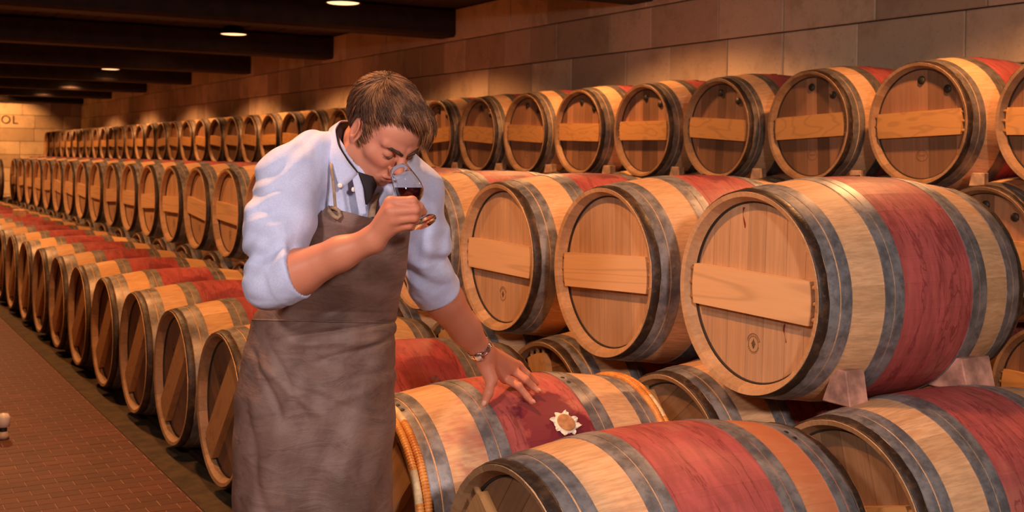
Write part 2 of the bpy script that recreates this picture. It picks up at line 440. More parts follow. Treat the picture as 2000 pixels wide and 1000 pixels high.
def sharpen(me, ang=35):
    try:
        me.set_sharp_from_angle(angle=math.radians(ang))
    except Exception: pass
    return me
def staves_all_vf(seg=8):
    parts = []
    v, f = stave_vf(seg=seg, sub=2)
    for i in range(NS): parts.append((rotx(v, -2*PI*i/NS), f))
    return join_vf(parts)
SA = staves_all_vf()
HR = prof_r(.03)-.034+.001   # head radius
def head_vf(x0, x1, back=False):
    """slice of head disc between y=x0..x1"""
    V = []; Fc = []
    n = 7
    ys = [x0+(x1-x0)*k/n for k in range(n+1)]
    fx, bx = (.043, .062)
    g = .0006
    def zz(y): return math.sqrt(max(HR*HR-y*y, 0))
    for k, y in enumerate(ys):
        y = min(max(y, x0+g), x1-g)
        for zsign in (-1, 1):
            V.append((fx, y, zsign*zz(y)))
    N = len(V)
    for k, y in enumerate(ys):
        y = min(max(y, x0+g), x1-g)
        for zsign in (-1, 1): V.append((bx, y, zsign*zz(y)))
    for k in range(n):
        Fc.append((2*k+1, 2*k+3, 2*k+2, 2*k))
    Fc.append((0, N, N+1, 1)); Fc.append((2*n+1, N+2*n+1, N+2*n, 2*n))
    for k in range(n):
        Fc.append((2*k, 2*k+2, N+2*k+2, N+2*k)); Fc.append((2*k+3, 2*k+1, N+2*k+1, N+2*k+3))
    return V, Fc
hb_edges = [-HR, -.205, -.128, -.04, .035, .118, .19, HR]
head_boards = [head_vf(a, b) for a, b in zip(hb_edges[:-1], hb_edges[1:])]
def flip_x(V, Fc): return [(BL-x, y, z) for x, y, z in V], [tuple(q)[::-1] for q in Fc]
BARH = .062
def bar_vf():
    n = 8; V = []; Fc = []
    R_ = HR-.016
    zs = [-BARH+2*BARH*k/n for k in range(n+1)]
    for x in (.014, .0425):
        for z in zs:
            e = math.sqrt(R_*R_-z*z); V.append((x, -e, z)); V.append((x, e, z))
    N = 2*(n+1)
    for k in range(n): Fc.append((2*k, 2*k+2, 2*k+3, 2*k+1))
    for k in range(n):
        Fc.append((2*k, N+2*k, N+2*k+2, 2*k+2)); Fc.append((2*k+1, 2*k+3, N+2*k+3, N+2*k+1))
    Fc.append((0, 1, N+1, N)); Fc.append((2*n, N+2*n, N+2*n+1, 2*n+1))
    V = np.array(V); c = V.mean(0); out = []
    for q in Fc:
        nn = np.cross(V[q[1]]-V[q[0]], V[q[2]]-V[q[1]])
        out.append(q if nn @ (V[list(q)].mean(0)-c) > 0 else q[::-1])
    return V.tolist(), out
def peg_vf():
    parts = []
    for s in (-1, 1):
        for z in (-.045, 0, .045):
            e = math.sqrt(HR*HR-z*z)
            v, f = lathe_vf([(0, 0.0001), (0, .008), (.03, .008), (.03, .0001)], 8, closed=False)
            # axis along Y through rim
            v = [(.022+b, s*(e-.012+a), z+c) for a, b, c in v]
            if s < 0: f = [q[::-1] for q in f]
            parts.append((v, f))
    return join_vf(parts)
def one_peg():
    v, f = lathe_vf([(-.016, .0001), (-.016, .0085), (.022, .0085), (.022, .0001)], 8, closed=False)
    return v, f
def hoop_vf(a, b, th=.0022, n=72):
    pr = lambda x, o: (x, prof_r(x)+o)
    return lathe_vf([pr(a, -.001), pr(a, th), pr((a+b)/2, th+.0004), pr(b, th), pr(b, -.001)][::1], n, closed=True)
def chime_vf(n=72, lump=True):
    V, Fc = lathe_vf([(.003, R_END-.002), (.003, R_END+.002), (.007, R_END+.0050), (.030, prof_r(.030)+.0042), (.034, prof_r(.034)+.0022), (.035, prof_r(.035)-.001)], n, closed=True)
    if lump:
        V = [(x, y*(1+.0045*math.sin(7*math.atan2(y, z)+x*90)+.003*math.sin(23*math.atan2(y, z))), z*(1+.0045*math.sin(7*math.atan2(y, z)+x*90)+.003*math.sin(23*math.atan2(y, z)))) for x, y, z in V]
    return V, Fc
HOOPS = [(.036, .0685), (.0740, H1), (H2, H2+.0335), (H2+.0375, H3-.001)]
HOOPS += [(BL-b, BL-a) for a, b in HOOPS]
def rivets_vf(a, b, ang):
    parts = []
    for k in (0, 1):
        xm = (a+b)/2; r = prof_r(xm)+.0024; t = ang+k*.10
        v, f = lathe_vf([(0, .0072), (.0018, .006), (.0026, .0001)], 10, closed=False)
        # axis x -> radial z
        v = [(y_+xm, z_, x_+r) for x_, y_, z_ in v]
        parts.append((rotx(v, -t), [q[::-1] for q in f] if False else f))
    return join_vf(parts)
# stamps
def ring_vf(r0, r1, x, n=40, sy=1., sz=1., cz=0., a0=0, a1=2*PI):
    V = []; Fc = []
    full = abs(a1-a0-2*PI) < 1e-6; m = n if full else n+1
    for k in range(m):
        a = a0+(a1-a0)*k/n
        V.append((x, r0*math.sin(a)*sy, cz+r0*math.cos(a)*sz)); V.append((x, r1*math.sin(a)*sy, cz+r1*math.cos(a)*sz))
    for k in range(n):
        k2 = (k+1) % m
        Fc.append((2*k, 2*k+1, 2*k2+1, 2*k2))
    return V, Fc
def stamp_vf(kind):
    x = .0425; P_ = []; cz = -.155
    if kind == 'round':
        P_.append(ring_vf(.0305, .0325, x, sy=.9, a0=-1.3, a1=1.3, cz=cz)); P_.append(ring_vf(.0225, .0243, x, sy=.9, cz=cz))
        for k in range(26):      # illegible ring of small letters
            if k in (6, 7, 19, 20): continue
            a = 2*PI*k/26
            for q, (r0, r1) in enumerate(((.0257, .0295), (.0262, .0275))):
                P_.append(ring_vf(r0, r1, x, 1, sy=.9, cz=cz, a0=a+(0 if q == 0 else .03), a1=a+(.035 if q == 0 else .13)))
        for (dy, dz) in [(0, 0), (.003, .006), (-.003, .006), (.006, .001), (-.006, .001), (.003, -.005), (-.003, -.005), (0, -.010), (0, .011)]:
            P_.append(ring_vf(.0001, .0032, x, 8, cz=cz+dz, sy=1)); P_[-1] = ([(a, b+dy, c) for a, b, c in P_[-1][0]], P_[-1][1])
        P_.append(([(x, -.0008, cz+.012), (x, .0008, cz+.012), (x, .0008, cz+.018), (x, -.0008, cz+.018)], [(0, 1, 2, 3)]))
    else:
        P_.append(ring_vf(.0335, .0358, x, sy=1., sz=.78, cz=cz)); P_.append(ring_vf(.029, .030, x, sy=1., sz=.78, cz=cz, a0=.4, a1=2.7))
        for k in range(7):
            y = -.02+k*.0064
            P_.append(([(x, y, cz-.004), (x, y+.0016, cz-.004), (x, y+.0016, cz+.005), (x, y, cz+.005)], [(0, 1, 2, 3)]))
            if k % 2 == 0: P_.append(([(x, y, cz+.0035), (x, y+.0046, cz+.0035), (x, y+.0046, cz+.005), (x, y, cz+.005)], [(0, 1, 2, 3)]))
            else: P_.append(([(x, y, cz-.004), (x, y+.0046, cz-.004), (x, y+.0046, cz-.0025), (x, y, cz-.0025)], [(0, 1, 2, 3)]))
        for k in range(9):
            a = -1.2+k*.3; P_.append(ring_vf(.0225, .0265, x, 1, sz=.78, cz=cz, a0=a, a1=a+.1))
    return join_vf(P_)
def bung_vf():
    return lathe_vf([(0, .0001), (0, .019), (-.03, .017)], 20, closed=False)

ME = {}
def build_meshes():
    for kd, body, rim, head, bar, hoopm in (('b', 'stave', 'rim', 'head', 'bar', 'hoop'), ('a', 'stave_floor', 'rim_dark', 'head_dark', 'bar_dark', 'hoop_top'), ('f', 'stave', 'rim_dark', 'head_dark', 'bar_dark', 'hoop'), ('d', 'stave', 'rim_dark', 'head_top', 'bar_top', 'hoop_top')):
        sm = {}
        sm['stave'] = sharpen(with_rim(*SV, M[body], M[rim], 'stave'))
        v, f = join_vf([SA, inner_shell_vf(28)]); sm['staves'] = sharpen(with_rim(v, f, M[body], M[rim], 'staves'))
        sm['inner'] = mesh('barrel_inside', *inner_shell_vf(), M['rim_dark'])
        sm['boards'] = [mesh('head_board', v, f, M[head], False) for v, f in head_boards]
        v, f = join_vf(head_boards); sm['head'] = mesh('head', v, f, M[head], False)
        sm['croze'] = mesh('croze_groove', *lathe_vf([(.0362, HR-.0020), (.0424, HR-.0065), (.0428, HR-.0065), (.0428, HR-.0020)], 84), M['croze'])
        sm['backs'] = mesh('back_head', *flip_x(v, f), M[head], False)
        sm['bar'] = mesh('crossbar', *bar_vf(), M[bar], False)
        sm['pegs'] = mesh('pegs', *peg_vf(), M['peg'])
        sm['peg'] = mesh('peg', *one_peg(), M['peg'])
        sm['hoops'] = [mesh('hoop', *hoop_vf(a, b), M[hoopm]) for a, b in HOOPS]
        sm['hoopj'] = mesh('hoops', *join_vf([hoop_vf(a, b, n=40) for a, b in HOOPS]), M[hoopm])
        for q in sm['hoops']+[sm['hoopj']]: sharpen(q, 30)
        c1 = chime_vf(); sm['chime'] = [mesh('chime_hoop', *c1, M['chime']), mesh('chime_hoop', *flip_x(*c1), M['chime'])]
        sm['chimej'] = mesh('chime_hoops', *join_vf([chime_vf(40), flip_x(*chime_vf(40))]), M['chime'])
        sm['stamp'] = mesh('stamp', *stamp_vf('oval' if kd == 'd' else 'round'), M['stamp'], False)
        sm['bung'] = mesh('bung', *bung_vf(), M['bung2'], False)
        v, f = lathe_vf([(.034, .0001), (.034, .018), (.039, .021), (.043, .021)], 14, closed=False); sm['knob'] = mesh('bolt', v, f, M['knob'])
        sm['rivets'] = [mesh('rivet', *rivets_vf(a, b, .5+.9*i), M['rivet']) for i, (a, b) in enumerate(HOOPS)]
        ME[kd] = sm
build_meshes()

def barrel(kind, loc, lod, roll=0., bar=0., label='', group=None, stamp=True, knobs=False, blush=0., farblush=0., splash=.2, rivets=False, chimes=True, bung=True, scale=1.):
    """lod 0 = every stave its own object, 1 = parts, 2 = joined; origin at the centre of the front rim"""
    sm = ME[kind]
    r = empty('wine_barrel', loc, (roll, 0, 0)); tag(r, label, 'barrel', group); r.scale = (scale,)*3
    def put(name, me_, par=r, rot=None, loc_=None):
        o = bpy.data.objects.new(name, me_); COL.objects.link(o); o.parent = par
        if rot is not None: o.rotation_euler = rot
        if loc_ is not None: o.location = loc_
        return o
    def props(o, off=0.):
        o['blush'] = float(blush); o['farblush'] = float(farblush); o['splash'] = float(splash); o['arc_offset'] = float(off)
    hr = bar
    if lod == 0:
        for i in range(NS):
            a = 2*PI*i/NS; aa = a if a <= PI else a-2*PI
            o = put('stave', sm['stave'], rot=(-a, 0, 0)); props(o, aa*R_MID)
        put('inner_shell', sm['inner'])
        for b_ in sm['boards']: put('head_board', b_, rot=(hr, 0, 0))
        cb = put('crossbar', sm['bar'], rot=(hr, 0, 0))
        for s_ in (-1, 1):
            for z_ in (-.045, 0, .045):
                put('peg', sm['peg'], cb, rot=(0, 0, s_*PI/2), loc_=(.028, s_*(math.sqrt(HR*HR-z_*z_)-.012), z_))
    else:
        o = put('staves', sm['staves']); props(o)
        put('head', sm['head'], rot=(hr, 0, 0)); cb = put('crossbar', sm['bar'], rot=(hr, 0, 0))
        if lod == 1: put('pegs', sm['pegs'], cb)['kind'] = 'stuff'
    put('back_head', sm['backs']); put('croze_groove', sm['croze'])
    if lod < 2:
        for i, h in enumerate(sm['hoops']):
            o = put('hoop', h, rot=(random.uniform(0, 6.28), 0, 0))
            if rivets: o.rotation_euler = (0, 0, 0); put('rivet', sm['rivets'][i], o)
        if chimes:
            for h in sm['chime']: put('chime_hoop', h, rot=(random.uniform(0, 6.28), 0, 0))
    else:
        put('hoops', sm['hoopj'])['kind'] = 'stuff'
        if chimes: put('chime_hoops', sm['chimej'])['kind'] = 'stuff'
    if stamp and lod < 2: put('stamp', sm['stamp'], rot=(hr, 0, 0))
    if knobs and lod < 2:
        for y_, z_ in ((.0, .215), (-.155, .165)): put('bolt', sm['knob'], loc_=(0, y_, z_))
    if bung and lod < 2: put('bung', sm['bung'], rot=(0, -PI/2, 0), loc_=(BL/2+.02, 0, R_MID+.003))
    return r

ORD = ['first', 'second', 'third', 'fourth', 'fifth', 'sixth', 'seventh', 'eighth', 'ninth', 'tenth', 'eleventh', 'twelfth', 'thirteenth', 'fourteenth', 'fifteenth', 'sixteenth', 'seventeenth', 'eighteenth', 'nineteenth']
def ordw(n):
    if n < 19: return ORD[n]
    tens = ['', '', 'twenty', 'thirty'][(n+1)//10]; u = (n+1) % 10
    return (tens+'-'+ORD[u-1]) if u else {'twenty': 'twentieth', 'thirty': 'thirtieth'}[tens]

# floor row by the aisle (A)
AX, AZ, A0, AS = 1.335, .36, 3.0406, .7514
GA = 'floor barrels beside the aisle'
lead_drop = []
for n in range(-1, 25):
    t = A0+AS*n
    if n == 0: continue
    if n == -1: lab = 'large foreground barrel lying on the floor, wine-red middle and orange-stained far end'
    elif n == 1: lab = 'floor barrel with red middle half hidden behind the tasting man\'s apron'
    elif n == 2: lab = 'floor barrel whose front rim touches the left edge of the leather apron'
    else: lab = 'aisle-side floor barrel, %s one left of the leather apron' % ordw(n-2)
    lod = 0 if n < 8 else (1 if n < 13 else 2)
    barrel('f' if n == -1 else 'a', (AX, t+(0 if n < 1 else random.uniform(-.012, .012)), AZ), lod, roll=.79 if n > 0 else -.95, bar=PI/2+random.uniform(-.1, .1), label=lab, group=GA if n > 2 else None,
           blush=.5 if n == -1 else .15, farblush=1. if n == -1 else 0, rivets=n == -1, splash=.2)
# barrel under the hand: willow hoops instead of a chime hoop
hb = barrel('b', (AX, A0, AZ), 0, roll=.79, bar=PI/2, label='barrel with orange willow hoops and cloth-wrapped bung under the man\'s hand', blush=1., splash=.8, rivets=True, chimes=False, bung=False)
def willow_vf(x0, rr, a0, a1, wind=235, n=1500):
    V = []; Fc = []; K = 8
    for i in range(n+1):
        a = a0+(a1-a0)*i/n; rad = .0112+.0006*math.sin(a*wind)
        for j in range(K):
            b = 2*PI*j/K; V.append((x0+rad*math.cos(b), (rr+rad*math.sin(b))*math.sin(a), (rr+rad*math.sin(b))*math.cos(a)))
    for i in range(n):
        for j in range(K): Fc.append((i*K+j, (i+1)*K+j, (i+1)*K+(j+1) % K, i*K+(j+1) % K))
    Fc.append(tuple(range(K))); Fc.append(tuple(n*K+j for j in range(K))[::-1]); return V, Fc
for x0, a0 in ((.009, -.18), (.031, .60), (BL-.008, .3), (BL-.029, -.4)):
    rr = prof_r(x0)+.006
    wh = new_obj('willow_hoop', mesh('willow_hoop', *willow_vf(x0, rr, a0, a0+6.0), M['willow']), parent=hb)
    bare = new_obj('bare_willow', mesh('bare_willow', *willow_vf(x0, rr-.0015, a0-.32, a0+.03, 0, 10), M['willow_bare']), parent=wh)
bp = empty('b_tmp'); bpy.data.objects.remove(bp)
bg = new_obj('bung', mesh('bung', *lathe_vf([(.012, .0001), (.012, .026), (.010, .0285), (-.03, .026)], 24, closed=False), M['bung'], False), parent=hb)
bg.rotation_euler = (0, -PI/2, 0); bg.location = (BL/2+.05, 0, R_MID+.001)
# ragged cloth collar (star) round the bung
V = []; n = 56
spk = [random.uniform(.55, 1.2) for _ in range(8)]
for k in range(n):
    a = 2*PI*k/n; ph = (k % 7)/7.; s_ = spk[k//7]
    r1 = .031+.015*s_*max(0, 1-abs(ph-.5+.12*math.sin(k//7*2.3))*2.3)
    V.append((.009, .0275*math.cos(a), .0275*math.sin(a))); V.append((.006, .031*math.cos(a), .031*math.sin(a))); V.append((.002+.008*random.random()*(r1 > .033), r1*math.cos(a), r1*math.sin(a)*1.15))
Fc = []
for k in range(n):
    k2 = (k+1) % n
    for q in (0, 1): Fc.append((3*k+q, 3*k2+q, 3*k2+q+1, 3*k+q+1))
cl = new_obj('bung_cloth', mesh('bung_cloth', V, Fc, M['cloth'], False), parent=bg); sm_ = cl.modifiers.new('s', 'SOLIDIFY'); sm_.thickness = .0015

# second floor row (B, under the two-high stack)
BX, BS, B0 = 2.363, .7537, 2.6544
for n in range(0, 24):
    t = B0+BS*(n-.5)
    lab = 'inner floor barrel beneath the two-high stack, %s from the right frame edge' % ordw(n)
    if n == 0: lab = 'big floor barrel at lower right with blond front half and red middle, wedges on it'
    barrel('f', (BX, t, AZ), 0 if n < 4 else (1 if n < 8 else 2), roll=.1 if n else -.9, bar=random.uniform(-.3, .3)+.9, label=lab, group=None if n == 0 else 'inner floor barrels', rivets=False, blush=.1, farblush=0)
# upper tier of B
dz = {0: .006, 1: .0, 2: -.006, 3: -.006}
for n in range(0, 22):
    t = B0+BS*n
    if n == 0: lab = 'largest barrel at right in the second tier, pale head with wine drip and round stamp'
    elif n == 1: lab = 'second-tier barrel just left of the largest one, no stamp on its pale head'
    elif n == 2: lab = 'second-tier barrel with darker orange head and stamp, behind the man\'s left forearm'
    elif n == 3: lab = 'second-tier barrel behind the wine glass and shirt sleeve'
    elif n < 7: lab = 'second-tier barrel hidden behind the man\'s shoulders, %s left of the wine glass' % ordw(n-4)
    else: lab = 'second-tier barrel left of the blue shirt, %s from the shirt sleeve' % ordw(n-7)
    bar = {0: .05, 1: -.02, 2: .025}.get(n, random.uniform(-.06, .06))
    barrel('b', (BX+(.0 if n else 0), t+random.uniform(-.008, .008)*(n > 3), .9625+dz.get(n, 0)), 0 if n < 5 or 7 <= n < 10 else (1 if n < 14 else 2), roll=random.uniform(-.03, .03), bar=bar, label=lab, group='second-tier barrels' if n > 6 else None, stamp=n not in (1,), splash=.5, scale=1.01 if n == 0 else 1.)
b0 = [o for o in bpy.data.objects if o.get('label', '').startswith('largest barrel')][0]
def drip(y, z0, z1, w_):
    V = []; Fc = []; n = 12
    for i in range(n+1):
        t = i/n; ww = w_*(.55+.45*math.sin(t*7+y*50))*(1-.5*t); yy = y+.004*math.sin(t*5); z = z0+(z1-z0)*t
        V += [(.0424, yy-ww, z), (.0424, yy+ww, z)]
    for i in range(n): Fc.append((2*i, 2*i+1, 2*i+3, 2*i+2))
    o = new_obj('wine_drip', mesh('wine_drip', V, Fc, M['winestain'], False), parent=b0)
drip(.045, .252, .190, .006); drip(-.125, -.082, -.135, .0045)
# upper tier far on the aisle row
for n in range(4):
    barrel('a', (AX, A0+AS*(20.5+n), .9575), 2, roll=.8, bar=1.5, label='far upper barrel on the aisle row at left frame edge, %s from its near end' % ordw(n), group='far upper aisle barrels')
# three-high stack against the wall (D)
DX, DS, D0 = 4.591, .7478, 3.9345
for n in range(-1, 36):
    t = D0+DS*n
    if n == -1: lab = 'top-row barrel cut off by the right frame edge'
    elif n < 7: lab = 'top-row barrel by the stone wall, %s full one from the right' % ordw(n)
    elif n < 9: lab = 'top-row barrel hidden behind the man\'s head, %s left of the visible right group' % ordw(n-7)
    else: lab = 'top-row barrel by the wall left of the man\'s head, %s from his hair' % ordw(n-9)
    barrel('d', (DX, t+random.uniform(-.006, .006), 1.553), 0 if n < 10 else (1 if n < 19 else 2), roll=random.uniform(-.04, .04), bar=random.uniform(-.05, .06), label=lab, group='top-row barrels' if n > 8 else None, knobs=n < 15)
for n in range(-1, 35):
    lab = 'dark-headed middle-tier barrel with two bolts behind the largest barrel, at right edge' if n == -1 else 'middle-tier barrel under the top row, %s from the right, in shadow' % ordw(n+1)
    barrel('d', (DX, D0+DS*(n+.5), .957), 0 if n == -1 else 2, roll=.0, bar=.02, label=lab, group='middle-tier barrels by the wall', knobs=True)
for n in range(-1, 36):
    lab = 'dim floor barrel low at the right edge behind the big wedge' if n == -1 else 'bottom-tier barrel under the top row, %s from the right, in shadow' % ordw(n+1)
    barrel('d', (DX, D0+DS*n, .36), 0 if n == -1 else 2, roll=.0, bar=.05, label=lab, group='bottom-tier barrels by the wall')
# support rails under the floor rows
rail_me = {}
def rail(name, x0, y0, y1, label, grp):
    o = struct(new_obj(name, box_mesh(name, (-.04, .04, 0, y1-y0, .0, .034), M['beam'], .004))); o.location = (x0, y0, 0)
for xx, nm in ((AX, 'aisle row'), (BX, 'inner floor row'), (DX, 'wall row')):
    y0 = {AX: 1.9, BX: 1.9, DX: 2.8}[xx]
    for q, dx in enumerate((.13, BL-.13)):
        rn_ = globals().get('rn_', 1)+1; rail('barrel_support_%d' % rn_, xx+dx, y0, {AX: 21.3, BX: 20., DX: 30.3}[xx], 'dark wooden rail on the floor under the %s barrels, %s one' % (nm, ('front', 'back')[q]), 'support rails')
# wedges
def wedge(loc, w_, d_, h_, mat, label, grp=None, rz=0., top=.45):
    V = [(-w_/2, -d_/2, 0), (w_/2, -d_/2, 0), (w_/2, d_/2, 0), (-w_/2, d_/2, 0), (-w_/2*1, -d_/2*top-d_*.1, h_), (w_/2, -d_/2*top-d_*.1, h_), (w_/2, d_/2*top-d_*.1, h_), (-w_/2, d_/2*top-d_*.1, h_)]
    Fc = [(0, 3, 2, 1), (4, 5, 6, 7), (0, 1, 5, 4), (1, 2, 6, 5), (2, 3, 7, 6), (3, 0, 4, 7)]
    o = new_obj('wooden_wedge', mesh('wooden_wedge', V, Fc, mat, False)); o.location = loc; o.rotation_euler = (0, 0, rz); bv = o.modifiers.new('b', 'BEVEL'); bv.width = .003
    tag(o, label, 'wedge', grp); return o
wedge((BX+.16, 2.40, .672), .075, .11, .10, M['wedge'], 'wine-stained wedge under the largest barrel, nearer its head')
wedge((BX+.66, 2.40, .672), .13, .15, .10, M['wedge'], 'larger reddish wedge under the rear of the largest barrel')
for n in range(0, 14):
    t = D0+DS*(n-.5); 
    wedge((DX+.045, t+.045, 1.258), .07, .07, .062, M['wedge2'], 'small pale wedge between top-row barrels, %s from the right edge' % ordw(n), 'small wedges in the wall stack', rz=.4, top=.8)
o = new_obj('wooden_block', box_mesh('wooden_block', (-.05, .05, -.11, .11, 0, .075), M['wedge2'], .006)); o.location = (1.72, 12.95, .70); tag(o, 'small pale wooden block lying on the aisle row tops, far left', 'block')
# small white fitting on the floor at the frame edge
hf = empty('hose_fitting', (.735, 6.02, .0)); tag(hf, 'small white hose fitting standing on the tiles at the left frame edge', 'fitting')
def upright(prof, n=20):
    v, f = lathe_vf(prof, n, closed=False); return [(y, z, x) for x, y, z in v], f
new_obj('cap', mesh('cap', *upright([(.055, .012), (.055, .030), (.10, .032), (.115, .022), (.12, .0001)]), simple('white_plastic', (.85, .72, .62), .35)), parent=hf)
new_obj('neck', mesh('neck', *upright([(.03, .018), (.056, .018)]), simple('black_rubber', (.02, .018, .02), .6)), parent=hf)
new_obj('collar', mesh('collar', *upright([(.0, .0001), (.0, .026), (.02, .028), (.032, .018)]), simple('cream_plastic', (.75, .55, .38), .4)), parent=hf)
# ceiling lamps
glow = NT('lamp_glow'); glow.base((1, .7, .4)); glow.b.inputs['Emission Color'].default_value = (1, .55, .25, 1); glow.b.inputs['Emission Strength'].default_value = 2.2
dish = upright([(.0, .0001), (.0, .14), (.006, .150)], 28)
can = upright([(.10, .0001), (.10, .05), (.085, .11), (.006, .165), (-.004, .165), (.004, .152)], 28)
LMm = mesh('diffuser', *dish, glow.m); LMc = mesh('lamp_housing', *can, M['beam'])
for p_, nm in ((4.1, 'over the wall barrels'), (.95, 'over the aisle')):
    for q, t in enumerate(LAMP_T):
        l_ = empty('ceiling_lamp', (p_, t, 2.835 if t == 16.85 else 2.77)); tag(l_, 'round dark ceiling lamp with warm glow %s, %s from the camera' % (nm, ordw(q)), 'lamp', 'ceiling lamps')
        new_obj('lamp_housing', LMc, parent=l_); new_obj('diffuser', LMm, parent=l_)
#PERSON#
# ---------------------------------------------------------------- person
# Signed-distance modelling in a level frame (x = right, y = away from the photographer, z = up) placed by a rigid transform
BASIS = np.array([CR, CD, CU])                    # rows: right, away, up
def to_world(V): return np.asarray(V) @ BASIS + CO
def C3(x, y, d): return np.array([(x-1000)/F*d, d, (CY-y)/F*d])
def cap(P, a, b, ra, rb):
    a = np.asarray(a, float); b = np.asarray(b, float); ab = b-a; h = np.clip(((P-a)@ab)/(ab@ab), 0, 1)
    return np.linalg.norm(P-a-h[:, None]*ab, axis=1)-(ra+(rb-ra)*h)
def ell(P, c, r, Rm=None):
    q = P-np.asarray(c, float)
    if Rm is not None: q = q@np.asarray(Rm).T
    r = np.asarray(r, float); k0 = np.linalg.norm(q/r, axis=1); k1 = np.linalg.norm(q/(r*r), axis=1)+1e-9
    return k0*(k0-1)/k1
def smin(a, b, k): h = np.maximum(k-np.abs(a-b), 0)/k; return np.minimum(a, b)-h*h*k*.25
def smax(a, b, k): return -smin(-a, -b, k)
def chain(P, pts, rad, k=.012):
    d = None
    for i in range(len(pts)-1):
        q = cap(P, pts[i], pts[i+1], rad[i], rad[i+1]); d = q if d is None else smin(d, q, k)
    return d
def sdf_surface(fn, lo, hi, h):
    lo = np.asarray(lo, float); hi = np.asarray(hi, float); B = 12
    nb = np.ceil((hi-lo)/(h*B)).astype(int); N = nb*B+1
    vol = np.full(N, 1e3, np.float32)
    ii = np.stack(np.meshgrid(*[np.arange(m) for m in nb], indexing='ij'), -1).reshape(-1, 3)
    dc = fn(lo+(ii+.5)*B*h)
    rad = B*h*.87*1.35+.004
    loc = np.stack(np.meshgrid(*[np.arange(B+1)]*3, indexing='ij'), -1).reshape(-1, 3)
    for (i, j, k_), d in zip(ii, dc):
        sl = (slice(i*B, i*B+B+1), slice(j*B, j*B+B+1), slice(k_*B, k_*B+B+1))
        if abs(d) < rad:
            vol[sl] = fn(lo+(loc+np.array([i, j, k_])*B)*h).reshape(B+1, B+1, B+1)
        elif d < 0:
            s_ = vol[sl]; s_[s_ > 999] = -1e3
    ins = vol < 0
    cs = [ins[a:N[0]-1+a, b:N[1]-1+b, c:N[2]-1+c] for a in (0, 1) for b in (0, 1) for c in (0, 1)]
    cnt = sum(c.astype(np.int8) for c in cs); act = (cnt > 0) & (cnt < 8)
    idx = np.argwhere(act); cid = np.full(act.shape, -1, np.int64); cid[act] = np.arange(len(idx))
    corner = [(a, b, c) for a in (0, 1) for b in (0, 1) for c in (0, 1)]
    vals = np.stack([vol[idx[:, 0]+a, idx[:, 1]+b, idx[:, 2]+c] for a, b, c in corner], 1)
    acc = np.zeros((len(idx), 3)); num = np.zeros(len(idx))
    for p in range(8):
        for q in range(p+1, 8):
            if sum(abs(corner[p][t]-corner[q][t]) for t in range(3)) != 1: continue
            v0, v1 = vals[:, p], vals[:, q]; m = (v0 < 0) != (v1 < 0)
            t = np.where(m, v0/np.where(m, v0-v1, 1), 0)
            pos = np.array(corner[p])+t[:, None]*(np.array(corner[q])-np.array(corner[p]))
            acc[m] += pos[m]; num[m] += 1
    V = lo+(idx+acc/num[:, None])*h
    Q = []
    for ax in range(3):
        a = [slice(1, -1)]*3; b = [slice(1, -1)]*3; a[ax] = slice(0, -1); b[ax] = slice(1, None)
        A_, B_ = ins[tuple(a)], ins[tuple(b)]
        e = np.argwhere(A_ != B_)
        if not len(e): continue
        sg = A_[e[:, 0], e[:, 1], e[:, 2]]
        g = e+1; g[:, ax] -= 1
        o1, o2 = [(1, 2), (2, 0), (0, 1)][ax]
        def cell(d1, d2):
            c = g.copy(); c[:, o1] -= d1; c[:, o2] -= d2; return cid[c[:, 0], c[:, 1], c[:, 2]]
        q = np.stack([cell(1, 1), cell(0, 1), cell(0, 0), cell(1, 0)], 1)
        q[~sg] = q[~sg][:, ::-1]; Q.append(q)
    Q = np.concatenate(Q); Q = Q[(Q >= 0).all(1)]
    return V, Q
def fast_mesh(name, V, Q, mat=None, smooth=True, col=None):
    me = bpy.data.meshes.new(name); me.vertices.add(len(V)); me.vertices.foreach_set('co', np.asarray(V, np.float32).ravel())
    me.loops.add(len(Q)*4); me.loops.foreach_set('vertex_index', np.asarray(Q, np.int32).ravel())
    me.polygons.add(len(Q)); me.polygons.foreach_set('loop_start', np.arange(0, len(Q)*4, 4, dtype=np.int32)); me.polygons.foreach_set('loop_total', np.full(len(Q), 4, np.int32))
    me.polygons.foreach_set('use_smooth', [smooth]*len(Q)); me.update(calc_edges=True); me.validate()
    if mat: me.materials.append(mat)
    if col is not None:
        at = me.color_attributes.new('Col', 'FLOAT_COLOR', 'POINT'); at.data.foreach_set('color', np.asarray(np.c_[col, np.ones(len(col))], np.float32).ravel())
    return me

root = empty('person', tuple(to_world([C3(620, 700, 3.0)*[1, 1, 0]])[0][:2])+(0.,))
tag(root, 'man in light blue shirt and brown leather apron smelling wine, one hand on a barrel', 'person')
root_inv = Vector(root.location)
def person_part(name, V, Q, mat, parent=None, col=None, smooth=True):
    V = to_world(V)-np.array(root_inv)
    if isinstance(Q, np.ndarray): me = fast_mesh(name, V, Q, mat, smooth, col)
    else: me = mesh(name, V, Q, mat, smooth)
    return new_obj(name, me, parent=parent or root)

